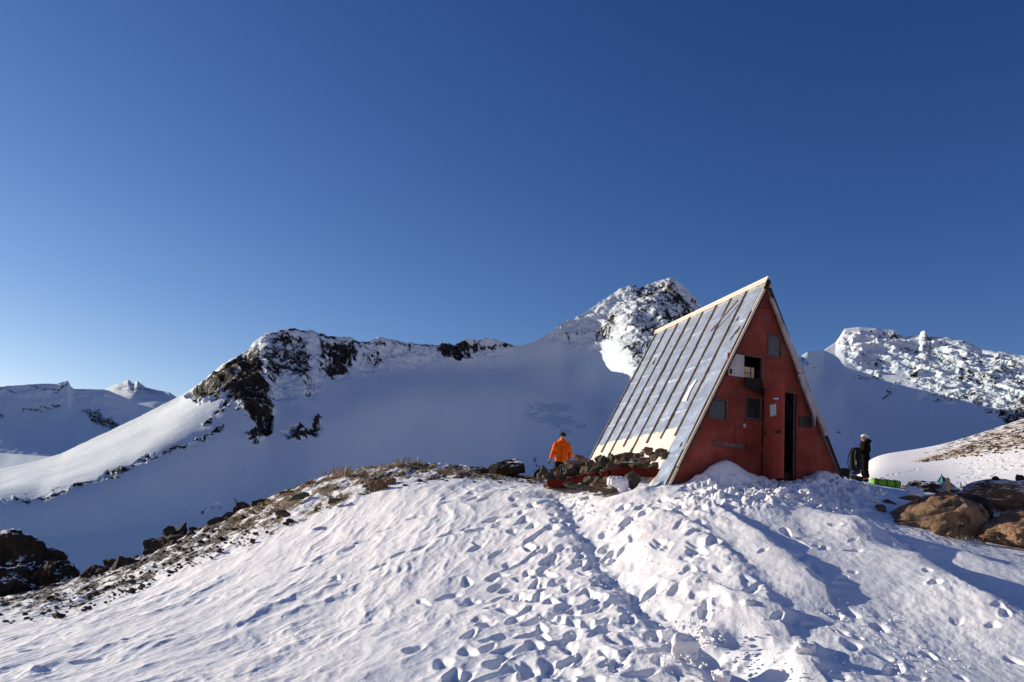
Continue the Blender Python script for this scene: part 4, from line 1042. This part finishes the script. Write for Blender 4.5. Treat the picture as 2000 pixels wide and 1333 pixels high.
# countless loose stones over the bare strip
def scatter_stones():
    protos = []
    for k in range(6):
        me = rock_mesh('tmp', 1, .8, .55, 900+k, npt=12, sub=1); n = len(me.vertices); co = np.zeros(n*3, np.float32); me.vertices.foreach_get('co', co)
        me.calc_loop_triangles(); tr = np.zeros(len(me.loop_triangles)*3, np.int32); me.loop_triangles.foreach_get('vertices', tr)
        protos.append((co.reshape(-1, 3), tr.reshape(-1, 3))); bpy.data.meshes.remove(me)
    VV, FF = [], []; off = 0
    for k in range(1500):
        if k < 1150:
            x = rng.uniform(-40, 1060)
            cr = np.interp(x, [-300, 0, 150, 280, 350, 480, 600, 700, 800, 900, 1000, 1060], [1200, 1155, 1136, 1092, 1058, 994, 941, 918, 909, 920, 928, 936])
            lo = np.interp(x, [-300, 0, 150, 250, 400, 500, 560, 640, 700, 780, 850, 900, 1060], [1270, 1225, 1205, 1165, 1100, 1060, 1030, 1005, 975, 955, 944, 942, 944])
            y = cr+2+(lo-cr)*rng.uniform(0, .95)**1.3; h = hit(x, y); sz = rng.uniform(.02, .07)*(1.9 if rng.random() < .12 else 1)
            if x > 500 and rng.random() < .6: continue
        else:
            x = rng.uniform(1800, 2060); cr = np.interp(x, [1780, 1850, 1930, 2000, 2200], [906, 884, 858, 834, 768]); y = cr+2+rng.uniform(0, 1)**1.5*(x-1790)*.22
            h = hit(x, y, 30); sz = rng.uniform(.06, .22)
        co, tr = protos[k % 6]; a = rng.uniform(0, 6.28); ca, sa = math.cos(a), math.sin(a)
        q = co*sz; q = np.stack([q[:, 0]*ca-q[:, 1]*sa, q[:, 0]*sa+q[:, 1]*ca, q[:, 2]], 1)+np.array([h[0], h[1], gz(h[0], h[1])+sz*.1])
        VV.append(q); FF.append(tr+off); off += len(q)
    me = bpy.data.meshes.new('loose_stones'); me.from_pydata(np.concatenate(VV).tolist(), [], np.concatenate(FF).tolist())
    tag(link('loose_stones', me, M['rock_dark']), 'dark loose stones scattered through the snow along the crest and far slope', 'stones', kind='stuff')
scatter_stones()
def grass():
    m = simple('dry_grass_blade', (.30, .20, .09), (.45, .33, .17), .8, 3); VV, FF = [], []; off = 0
    spots = []
    for k in range(1700):
        x = rng.uniform(440, 1050) if k < 1350 else rng.uniform(1790, 2060)
        if k < 1350:
            cr = np.interp(x, [440, 480, 600, 700, 800, 900, 1000, 1060], [1010, 996, 943, 920, 911, 922, 930, 938]); lo = np.interp(x, [440, 500, 560, 640, 700, 780, 850, 900, 1060], [1050, 1040, 1020, 1000, 975, 955, 942, 940, 942])
            y = cr+1+(lo-cr)*rng.uniform(0, .9)**1.5; h = hit(x, y)
            if pn(np.array([h[0]*1.1]), np.array([h[1]*.8]), 8)[0] < -.02: continue
            spots.append((h[0], h[1], rng.uniform(.04, .10), .05, 12))
        else:
            cr = np.interp(x, [1780, 1850, 1930, 2000, 2200], [906, 884, 858, 834, 768]); y = cr+1+rng.uniform(0, 1)**1.5*(x-1790)*.2; h = hit(x, y, 30)
            spots.append((h[0], h[1], rng.uniform(.1, .25), .25, 14))
    for (xa, xb, y, n, hh) in ((634, 682, 934, 34, .42), (742, 775, 915, 16, .26), (775, 815, 910, 16, .36), (700, 760, 918, 14, .2), (600, 640, 942, 8, .2)):
        for i in range(n):
            h = hit(rng.uniform(xa, xb), y+rng.uniform(-1, 3)); spots.append((h[0], h[1], hh*rng.uniform(.6, 1.1), .06, 4))
    for k in range(60):
        x = rng.choice([1870, 1895, 1950, 1985])+rng.normal(0, 12); y = rng.choice([1035, 1050, 1000])+rng.normal(0, 6); h = hit(x, y); spots.append((h[0], h[1], .08, .07, 16))
    for (gx, gy, hh, sp, n) in spots:
        z = gz(gx, gy)-.01
        for i in range(n):
            bx, by = gx+rng.normal(0, sp), gy+rng.normal(0, sp); a = rng.uniform(0, 6.28); tilt = rng.uniform(.1, .7)*hh if hh < .2 else rng.uniform(.05, .35)*hh
            w_ = .004 if hh < .2 else .003; L_ = hh*rng.uniform(.5, 1.1); dx, dy = math.cos(a), math.sin(a)
            VV += [(bx-dy*w_, by+dx*w_, z), (bx+dy*w_, by-dx*w_, z), (bx+dx*tilt*.4+dy*w_*.6, by+dy*tilt*.4-dx*w_*.6, z+L_*.6), (bx+dx*tilt, by+dy*tilt, z+L_*.9)]
            FF += [(off, off+1, off+2), (off, off+2, off+3)]; off += 4
    me = bpy.data.meshes.new('dry_grass'); me.from_pydata(VV, [], FF)
    tag(link('dry_grass', me, m), 'dry golden grass tufts poking from the snow along the crest', 'grass', kind='stuff')
grass()
# snow rubble in front of the hut
def rubble():
    VV, FF = [], []; off = 0; protos = []
    for k in range(6):
        me = rock_mesh('tmp', 1, .9, .75, 950+k, npt=14, sub=2, rough=.2); n = len(me.vertices); co = np.zeros(n*3, np.float32); me.vertices.foreach_get('co', co)
        me.calc_loop_triangles(); tr = np.zeros(len(me.loop_triangles)*3, np.int32); me.loop_triangles.foreach_get('vertices', tr)
        protos.append((co.reshape(-1, 3), tr.reshape(-1, 3))); bpy.data.meshes.remove(me)
    for k in range(1500):
        if k < 820:
            x = rng.normal(1520, 110); y = 936+abs(rng.normal(0, 24))+max(0, (x-1600))*.12
            if x < 1240 or x > 1745: continue
            sz = rng.uniform(.02, .055)*(1.7 if rng.random() < .12 else 1)
        elif k < 900: x = rng.normal(1345, 30); y = 1215+abs(rng.normal(0, 40)); sz = rng.uniform(.01, .035)
        elif k < 1000: x = rng.normal(1140, 60); y = rng.normal(985, 22); sz = rng.uniform(.015, .04)
        else: x = rng.uniform(1050, 1900); y = rng.uniform(1000, 1320); sz = rng.uniform(.008, .02)
        h = hit(x, y)
        if gz(h[0], h[1])-float(base(np.array([h[0]]), np.array([h[1]]))[0]) > .10 and k < 820: continue
        co, tr = protos[k % 6]; a = rng.uniform(0, 6.28); ca, sa = math.cos(a), math.sin(a)
        q = co*sz; q = np.stack([q[:, 0]*ca-q[:, 1]*sa, q[:, 0]*sa+q[:, 1]*ca, q[:, 2]], 1)+np.array([h[0], h[1], gz(h[0], h[1])+sz*.35])
        VV.append(q); FF.append(tr+off); off += len(q)
    me = bpy.data.meshes.new('snow_rubble'); me.from_pydata(np.concatenate(VV).tolist(), [], np.concatenate(FF).tolist())
    me.polygons.foreach_set('use_smooth', [True]*len(me.polygons))
    tag(link('snow_rubble', me, M['snow']), 'broken lumps of shovelled snow strewn in front of the hut', 'snow', kind='stuff')
rubble()
SB = [(1338, 1258, 34, 30, 'large knobbly snow block at the bottom of the trampled trench'), (1570, 1272, 26, 24, 'tall snow block casting a long shadow near the bottom edge'), (1376, 1232, 14, 10, 'small snow block right of the knobbly one'),
      (1412, 1320, 26, 16, 'snow block at the bottom edge of the photo'), (1786, 960, 22, 14, 'white rounded snow block behind the large tan boulder'), (1460, 1180, 20, 12, 'wind-scooped snow block in the middle of the right slope'), (1655, 945, 10, 9, 'snow block below the dark rock at the hut foot'), (1686, 958, 14, 9, 'snow block beside the green bag, left of it')]
for k, (x, y, hx, hy, lb) in enumerate(SB):
    h = hit(x, y+hy*.6); sc = h[1]/F; me = rock_mesh('snow_block', hx*sc, hx*sc*.8, hy*sc, 700+k*5, npt=20, sub=5, rough=.28, smooth=True); me.materials.append(M['snow'])
    o = bpy.data.objects.new('snow_block', me); COL.objects.link(o); o.location = (h[0], h[1], gz(h[0], h[1])+hy*sc*.45); tag(o, lb, 'snow block')

# ------------------------------------------------------------------ gear
def skin_mesh(name, vs, es, rad, m, parent, sub=2, root=0, disp=0, noise_s=6, loc=None):
    me = bpy.data.meshes.new(name); me.from_pydata(vs, es, [])
    o = bpy.data.objects.new(name, me); COL.objects.link(o)
    sk = o.modifiers.new('skin', 'SKIN'); sk.use_smooth_shade = True
    for i, r in enumerate(rad):
        v = me.skin_vertices[0].data[i]; v.radius = (r if isinstance(r, tuple) else (r, r)); v.use_root = (i == root)
    ss_ = o.modifiers.new('sub', 'SUBSURF'); ss_.levels = sub; ss_.render_levels = sub
    dg = bpy.context.evaluated_depsgraph_get(); nm = bpy.data.meshes.new_from_object(o.evaluated_get(dg), depsgraph=dg)
    bpy.data.objects.remove(o, do_unlink=True); bpy.data.meshes.remove(me)
    if disp:
        nm.update()
        for v in nm.vertices:
            p = v.co; v.co = p+v.normal*disp*mn.fractal(Vector((p.x*noise_s, p.y*noise_s, p.z*noise_s*.8)), 1, 2, 3)
    nm.polygons.foreach_set('use_smooth', [True]*len(nm.polygons)); nm.name = name
    nm.materials.append(m); o = bpy.data.objects.new(name, nm); COL.objects.link(o); o.parent = parent
    return o
def ell(name, c, r, m, parent, top_only=False, disp=0, sq=2.0, seg=24):
    bm = bmesh.new(); bmesh.ops.create_uvsphere(bm, u_segments=seg, v_segments=seg//2+2, radius=1)
    for v in bm.verts:
        p = v.co.normalized(); k = (abs(p.x)**sq+abs(p.y)**sq+abs(p.z)**sq)**(-1/sq)
        if disp: k *= 1+disp*mn.fractal(p*2.3+Vector((c[0]*9, c[1]*9, 3)), 1, 2, 3)
        v.co = p*k
        if top_only and v.co.z < top_only: v.co.z = top_only
        v.co = Vector((v.co.x*r[0], v.co.y*r[1], v.co.z*r[2]))+Vector(c)
    me = bpy.data.meshes.new(name); bm.to_mesh(me); bm.free(); me.polygons.foreach_set('use_smooth', [True]*len(me.polygons)); me.materials.append(m)
    o = bpy.data.objects.new(name, me); COL.objects.link(o); o.parent = parent; return o
M['skin'] = simple('skin', (.42, .22, .15), (.52, .28, .19), .6, 12)
def cloth_mat(name, a, b_): return simple(name, a, b_, .9, 6, .02, 14, spec=.06)
def person(loc, yaw, spec):
    P = empty('person', loc, spec['label'], 'person'); P.rotation_euler = (0, 0, yaw); P.scale = (spec.get('s', 1), spec.get('s', 1)*spec.get('deep', 1), spec.get('s', 1))
    la, ra = spec['arms']   # each: elbow, wrist  (x = image right when facing the viewer, y = forward is -y)
    hipz, kneez = .93, .50
    vs = [(0, 0, .98), (0, .0, 1.12), (0, -.01, 1.34), (0, 0, 1.50), (0, -.005, 1.565), (0, -.015, 1.64), (0, -.01, 1.72)]
    es = [(0, 1), (1, 2), (2, 3), (3, 4), (4, 5), (5, 6)]; rad = [(.15, .11), (.13, .10), (.16, .11), .07, .055, (.078, .095), (.075, .09)]
    def add(p, r, frm): vs.append(tuple(p)); rad.append(r); es.append((frm, len(vs)-1)); return len(vs)-1
    nose = add((0, -.118, 1.655), .012, 5)
    for sx, (el, wr) in ((-1, ra), (1, la)):
        s_ = add((sx*.185, 0, 1.46), .065, 2); e = add(el, .045, s_); w_ = add(wr, .03, e)
        d = (Vector(wr)-Vector(el)).normalized(); side = Vector((0, -1, 0)).cross(d).normalized(); pal = Vector(wr)+d*.07
        pm = add(pal, (.04, .018), w_)
        for f, (o_, L_) in enumerate(((-.030, .065), (-.010, .078), (.011, .072), (.031, .056))):
            k = add(pal+side*o_+d*.035, .0095, pm); k2 = add(pal+side*o_*1.1+d*(.035+L_*.5)+Vector((0, -.008, 0)), .0085, k); add(pal+side*o_*1.1+d*(.035+L_)+Vector((0, -.022, 0)), .0075, k2)
        t = add(Vector(wr)+d*.03-side*sx*.035+Vector((0, -.02, 0)), .012, w_); add(Vector(wr)+d*.065-side*sx*.05+Vector((0, -.03, 0)), .009, t)
        h = add((sx*.09, 0, .90), .085, 0); k = add((sx*.11+spec.get('kx', 0), -.02, .50), .06, h); a = add((sx*.12, .02, .10), .035, k); add((sx*.125, -.09, .06), .022, a)
    skin_mesh('body', vs, es, rad, M['skin'], P, 2)
    J = spec['jacket']; TRs = spec['trousers']
    hem = spec.get('hem', .86)
    jv = [(0, 0, hem), (0, 0, 1.0), (0, -.005, 1.18), (0, -.01, 1.36), (0, 0, 1.47), (0, -.005, 1.545)]; je = [(0, 1), (1, 2), (2, 3), (3, 4), (4, 5)]
    jr = [(.215, .15), (.20, .145), (.195, .14), (.205, .14), (.14, .11), (.085, .09)]
    for sx, (el, wr) in ((-1, ra), (1, la)):
        n = len(jv); el_, wr_ = Vector(el), Vector(wr); sh_ = Vector((sx*.20, 0, 1.44))
        jv += [tuple(sh_), tuple(sh_.lerp(el_, .5)), tuple(el_), tuple(el_.lerp(wr_, .55)), tuple(el_.lerp(wr_, .97))]; je += [(3, n), (n, n+1), (n+1, n+2), (n+2, n+3), (n+3, n+4)]; jr += [.10, .085, .078, .066, .052]
    jk = skin_mesh('jacket', jv, je, jr, J, P, 2, 2, .028, 7)
    ho = ell('hood', (0, .075, 1.555), (.135, .105, .085), J, jk, disp=.15)
    if spec.get('zip'):
        bm = bmesh.new(); 
        bmesh.ops.create_cube(bm, size=1)
        for v in bm.verts: v.co = Vector((v.co.x*.012-.01, v.co.y*.012-.152, v.co.z*.52+1.14))
        me = bpy.data.meshes.new('zip'); bm.to_mesh(me); bm.free(); me.materials.append(spec['zip']); o = bpy.data.objects.new('zip', me); COL.objects.link(o); o.parent = jk
        ell('collar', (0, -.02, 1.545), (.10, .105, .05), J, jk, disp=.1)
    tv = [(0, 0, 1.0), (0, 0, .92)]; te = [(0, 1)]; tr = [(.17, .125), (.17, .13)]
    for sx in (-1, 1):
        n = len(tv); tv += [(sx*.095, 0, .84), (sx*.11+spec.get('kx', 0), -.02, .5), (sx*.12, .015, .15)]; te += [(1, n), (n, n+1), (n+1, n+2)]; tr += [.105, .085, .08]
    skin_mesh('trousers', tv, te, tr, TRs, P, 2, 0, .02, 9)
    for sx in (-1, 1):
        bv = [(sx*.12, .03, .15), (sx*.12, .02, .07), (sx*.125, -.06, .055), (sx*.13, -.15, .045)]
        skin_mesh('boot', bv, [(0, 1), (1, 2), (2, 3)], [.075, .075, .065, .055], M['cloth_dark'], P, 1)
    hat = ell('hat', (0, .0, 1.71), (.105, .118, .105), spec['hat'], P, -.08)
    if spec.get('pompom'): ell('pompom', (0, .07, 1.82), (.03, .03, .028), spec['pompom'], hat, disp=.3, seg=12)
    if spec.get('glasses'):
        ell('sunglasses', (0, -.085, 1.665), (.07, .028, .02), spec['glasses'], P, seg=14)
    if spec.get('gloves'):
        for sx, (el, wr) in ((-1, ra), (1, la)):
            d = (Vector(wr)-Vector(el)).normalized(); c_ = Vector(wr)+d*.08; side = Vector((0, -1, 0)).cross(d).normalized()
            gv = [tuple(Vector(wr)), tuple(Vector(wr)+d*.075)]; ge = [(0, 1)]; gr = [.04, (.048, .028)]
            for o_, L_ in ((-.03, .07), (-.01, .083), (.011, .077), (.031, .06)):
                n = len(gv); gv += [tuple(Vector(wr)+d*.11+side*o_), tuple(Vector(wr)+d*(.11+L_)+side*o_*1.1+Vector((0, -.02, 0)))]; ge += [(1, n), (n, n+1)]; gr += [.0145, .012]
            n = len(gv); gv += [tuple(Vector(wr)+d*.04-side*sx*.04+Vector((0, -.02, 0))), tuple(Vector(wr)+d*.08-side*sx*.055+Vector((0, -.03, 0)))]; ge += [(0, n), (n, n+1)]; gr += [.018, .014]
            skin_mesh('glove', gv, ge, gr, spec['gloves'], P, 2)
    return P
orange = cloth_mat('orange_jacket', (.80, .13, .008), (.88, .17, .014))
blk = cloth_mat('black_jacket', (.004, .0035, .003), (.009, .007, .006)); blkt = cloth_mat('black_trousers', (.004, .004, .0035), (.009, .008, .007))
D1 = 25.9; f1 = V(1091, 963, D1)
person(f1, .05, dict(label='man in a bright orange hooded jacket and black beanie standing behind the rock heap', s=1.0, arms=(((.265, .03, 1.18), (.235, -.07, .95)), ((-.235, .0, 1.19), (-.33, -.10, .97))),
    jacket=orange, trousers=blkt, hat=simple('black_beanie', (.01, .01, .012), (.02, .02, .02), .9, 30, .004, 120), zip=simple('dark_zip', (.25, .05, .01)), gloves=cloth_mat('grey_glove', (.20, .18, .16), (.34, .31, .28)), hem=.87))
D2 = 31.5; f2 = V(1690, 943.5, D2)
person(f2, -math.pi/2-.1, dict(label='person in dark winter clothes and white bobble hat, in profile, facing left beside a backpack', s=.99, deep=1.28, arms=(((.22, -.05, 1.18), (.20, -.20, .98)), ((-.22, .0, 1.17), (-.2, -.12, .94))),
    jacket=blk, trousers=blkt, hat=simple('white_knit_hat', (.62, .60, .58), (.75, .73, .70), .9, 30, .006, 100), pompom=simple('dark_pompom', (.12, .06, .07)), glasses=simple('dark_lens', (.01, .01, .01), rough=.2, spec=.5), gloves=blkt, hem=.80))
# backpack standing in front of the person
bp = V(1671, 941, 31.2)
B = empty('backpack', bp, 'tall black backpack with dangling straps standing upright in front of the bobble-hatted person', 'backpack')
M['pack'] = simple('black_pack_fabric', (.007, .007, .009), (.018, .019, .025), .9, 7, .01, 25, spec=.08)
ell('bag', (0, 0, .73), (.20, .17, .46), M['pack'], B, disp=.12, sq=2.8)
ell('lid', (.02, 0, 1.14), (.19, .17, .10), M['pack'], B, disp=.15, sq=2.6)
ell('bottom', (.0, 0, .36), (.19, .17, .11), simple('navy_pack_fabric', (.012, .016, .045)), B, disp=.1)
skin_mesh('strap', [(-.17, -.05, 1.12), (-.27, -.07, .95), (-.31, -.07, .72), (-.29, -.06, .52), (-.2, -.04, .38)], [(0, 1), (1, 2), (2, 3), (3, 4)], [.018]*5, M['pack'], B, 1)
skin_mesh('strap', [(-.06, -.17, 1.14), (-.10, -.19, .9), (-.08, -.19, .6), (-.02, -.17, .45)], [(0, 1), (1, 2), (2, 3)], [.016]*4, simple('olive_strap', (.07, .065, .03)), B, 1)
ell('patch', (-.07, -.19, .66), (.025, .012, .09), M['white'], B, seg=12)
for sx in (-.05, .06, .15):
    skin_mesh('strap', [(sx, -.02, .38), (sx+.005, -.02, .2), (sx, -.03, -.02)], [(0, 1), (1, 2)], [.007]*3, M['pack'], B, 1)
# green rolled bag
gc = V(1729, 945, 24.2); green = simple('lime_green_fabric', (.13, .34, .015), (.18, .42, .03), .55, 5, .01, 18)
G = empty('duffel_bag', gc, 'lime green rolled bag with black straps lying on the snow', 'bag')
bm = bmesh.new(); bmesh.ops.create_cone(bm, cap_ends=True, segments=28, radius1=.13, radius2=.13, depth=.74)
bmesh.ops.subdivide_edges(bm, edges=[e for e in bm.edges if abs(e.verts[0].co.z-e.verts[1].co.z) > .5], cuts=14)
for v in bm.verts:
    p = v.co.copy(); k = 1+.05*math.sin(p.z*30)*.6-.25*max(0, abs(p.z)-.33)/.04*.2; v.co = Vector((p.z, p.x*k, p.y*k*.92))+Vector((0, 0, .02*mn.noise(p*7)))
me = bpy.data.meshes.new('bag'); bm.to_mesh(me); bm.free(); me.polygons.foreach_set('use_smooth', [True]*len(me.polygons)); me.materials.append(green); o = bpy.data.objects.new('bag', me); COL.objects.link(o); o.parent = G
def ring(x0, r, name='strap', w_=.013):
    a = [(x0, r*math.cos(i/14*6.283), r*.92*math.sin(i/14*6.283)) for i in range(14)]; skin_mesh(name, a, [(i, (i+1) % 14) for i in range(14)], [w_]*14, M['pack'], G, 1)
for x0 in (-.26, .0, .24): ring(x0, .135)
skin_mesh('handle', [(.33, -.05, .08), (.40, -.05, .10), (.42, -.04, .0), (.38, -.05, -.09)], [(0, 1), (1, 2), (2, 3)], [.014]*4, M['pack'], G, 1)
skin_mesh('handle', [(-.14, 0, .13), (-.08, 0, .165), (-.02, 0, .13)], [(0, 1), (1, 2)], [.012]*3, M['pack'], G, 1)
# tent
TD = 36.0; teal = simple('teal_tent_fabric', (.03, .16, .18), (.05, .22, .24), .6, 3, .01, 6); T_ = empty('tent', V(1845, 956, TD), 'small teal pyramid tent half hidden behind the rocks', 'tent')
def tent():
    a = V(1839, 928, TD); L_ = V(1818, 957, TD-.3); R_ = V(1874, 957, TD-.1); Bk = V(1848, 955, TD+1.3); Fr = V(1843, 958, TD-.8)
    def face(name, p, q, m):
        n = 12; P_ = np.zeros((n, n, 3)); nrm = (q-p).cross(a-p).normalized()
        for j in range(n):
            for i in range(n):
                u, v = i/(n-1), j/(n-1); x_ = p.lerp(q, u).lerp(a, v); P_[j, i] = x_+nrm*(-.05*math.sin(v*3.14)*math.sin(u*3.14)); 
        link(name, grid_mesh(name, P_), m, T_)
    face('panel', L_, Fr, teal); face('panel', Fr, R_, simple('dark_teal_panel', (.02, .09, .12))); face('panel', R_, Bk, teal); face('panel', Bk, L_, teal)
    bm = bmesh.new(); wbox(bm, a+Vector((0, 0, -.15)), (0, 0, 1), (1, 0, 0), (.2, .012, .012)); bm_obj('pole', bm, M['dark_wood'], T_)
tent()
# wooden stake, small pole, round black bin
c = V(1852, 957, 17.3); h_ = 28*17.3/F
bm = bmesh.new(); pts = [(-.04, 0), (.04, 0), (.042, h_*.86), (.03, h_*.97), (0, h_), (-.03, h_*.97), (-.042, h_*.86)]
A_ = [bm.verts.new((c.x+x_, c.y, c.z-.08+z_*1.12)) for x_, z_ in pts]; B_ = [bm.verts.new((c.x+x_, c.y+.03, c.z-.08+z_*1.12)) for x_, z_ in pts]
bm.faces.new(A_); bm.faces.new(B_[::-1])
for i in range(7): bm.faces.new((A_[i], B_[i], B_[(i+1) % 7], A_[(i+1) % 7]))
bmesh.ops.recalc_face_normals(bm, faces=bm.faces[:])
tag(bm_obj('wooden_stake', bm, m_weather('pale_stake_wood', (.42, .27, .12), (.62, .43, .22), 8)), 'round-topped pale wooden stake standing behind the large tan boulder', 'stake')
c = V(1877, 952, 33); bm = bmesh.new(); wbox(bm, c+Vector((0, 0, .06)), (0, 0, 1), (1, 0, 0), (.12, .012, .02)); tag(bm_obj('marker_pole', bm, M['dark_wood']), 'short dark marker pole in the snow right of the teal tent', 'pole')
c = V(1944.5, 938, 18.8)
K = empty('helmet', c, 'round black helmet-like object resting on the mossy rock ledge', 'helmet')
ell('shell', (0, 0, 0), (.08, .085, .088), M['cloth_dark'], K, -.75); ell('rim', (0, 0, -.062), (.083, .088, .012), M['cloth_dark'], K)
# bucket and plastic bag beside the rocks
bk = V(1199, 967, 18.0)
BU = empty('bucket', bk, 'pale green-grey bucket under the white plastic bag beside the rock heap', 'bucket')
bm = bmesh.new(); bmesh.ops.create_cone(bm, cap_ends=True, segments=24, radius1=.075, radius2=.09, depth=.26)
bmesh.ops.translate(bm, verts=bm.verts, vec=(0, 0, .11)); me = bpy.data.meshes.new('pail'); bm.to_mesh(me); bm.free(); me.polygons.foreach_set('use_smooth', [len(p.vertices) == 4 for p in me.polygons]); me.materials.append(simple('bucket_plastic', (.30, .34, .30), (.38, .42, .38), .5, 5)); o = bpy.data.objects.new('pail', me); COL.objects.link(o); o.parent = BU
skin_mesh('rim', [(.092*math.cos(i/12*6.283), .092*math.sin(i/12*6.283), .24) for i in range(12)], [(i, (i+1) % 12) for i in range(12)], [.008]*12, me.materials[0], BU, 1)
def plastic():
    m, nt, b = mat('white_plastic_film'); b.inputs['Base Color'].default_value = (.72, .73, .78, 1); b.inputs['Roughness'].default_value = .4; v = coords(nt); bump(nt, b, noise(nt, v, 9, 5, .6, 1.0), .9, .03)
    c = V(1206, 945, 17.7); bm = bmesh.new(); bmesh.ops.create_icosphere(bm, subdivisions=5, radius=1)
    for v_ in bm.verts:
        p = v_.co.normalized(); k = (abs(p.x)**3+abs(p.y)**3+abs(p.z)**3)**(-1/3)
        a = math.atan2(p.y, p.x); k *= 1+.06*math.sin(a*8+p.z*2+2*math.sin(a*3))*(.4+.6*abs(math.sin(a)))+.10*mn.fractal(Vector((p.x*4, p.y*4, p.z*1.6)), 1, 2, 4)
        z = p.z*k-.1*max(0, p.z)*math.sin(a*5)
        if z < 0: z *= .6+1.1*sstep(-.1, .35, p.x)+.12*math.sin(a*3)
        v_.co = Vector((p.x*k*.215, p.y*k*.16, z*.14))
    me = bpy.data.meshes.new('plastic_bag'); bm.to_mesh(me); bm.free(); me.polygons.foreach_set('use_smooth', [True]*len(me.polygons)); me.materials.append(m)
    o = bpy.data.objects.new('plastic_bag', me); COL.objects.link(o); o.location = c; tag(o, 'crumpled white plastic bag draped over a bucket by the red boards', 'plastic bag')
plastic()

# ------------------------------------------------------------------ light, sky, camera
sun = bpy.data.lights.new('sun', 'SUN'); sun.energy = 5.0; sun.angle = math.radians(.53); sun.color = (1, .90, .74)
so = bpy.data.objects.new('sun', sun); COL.objects.link(so)
sd = Vector((-math.sin(SUN_AZ)*math.cos(SUN_EL), math.cos(SUN_AZ)*math.cos(SUN_EL), math.sin(SUN_EL)))
so.rotation_euler = sd.to_track_quat('Z', 'Y').to_euler()
w = bpy.data.worlds.new('World'); scene.world = w; w.use_nodes = True
nt = w.node_tree; bg = nt.nodes['Background']
sky = nt.nodes.new('ShaderNodeTexSky'); sky.sky_type = 'NISHITA'; sky.sun_disc = False
sky.sun_elevation = SUN_EL; sky.sun_rotation = -SUN_AZ
sky.altitude = 2200; sky.air_density = 1.0; sky.dust_density = .4; sky.ozone_density = 3.0
sp = nt.nodes.new('ShaderNodeSeparateColor'); cb = nt.nodes.new('ShaderNodeCombineColor'); nt.links.new(sky.outputs[0], sp.inputs[0])
for i, (k_, g_) in enumerate(((.545, 1.78), (.455, 1.48), (.68, 1.13))):     # the camera's contrasty rendering of the sky
    nt.links.new(math_(nt, 'MULTIPLY', math_(nt, 'POWER', sp.outputs[i], g_), k_), cb.inputs[i])
nt.links.new(cb.outputs[0], bg.inputs[0]); bg.inputs[1].default_value = .12
cam = bpy.data.cameras.new('camera'); co = bpy.data.objects.new('camera', cam); COL.objects.link(co)
cam.sensor_width = 36; cam.lens = F/2000*36; cam.clip_start = .1; cam.clip_end = 20000
Rv = Vector((_cr, -_s*_sr, _c*_sr)); Uv = Vector((-_sr, -_s*_cr, _c*_cr)); Fv = Vector((0, _c, _s))
co.matrix_world = Matrix(((Rv.x, Uv.x, -Fv.x, 0), (Rv.y, Uv.y, -Fv.y, 0), (Rv.z, Uv.z, -Fv.z, 0), (0, 0, 0, 1)))
scene.camera = co
scene.cycles.diffuse_bounces = 2
scene.view_settings.view_transform = 'Standard'; scene.view_settings.look = 'None'
scene.view_settings.exposure = 0.28
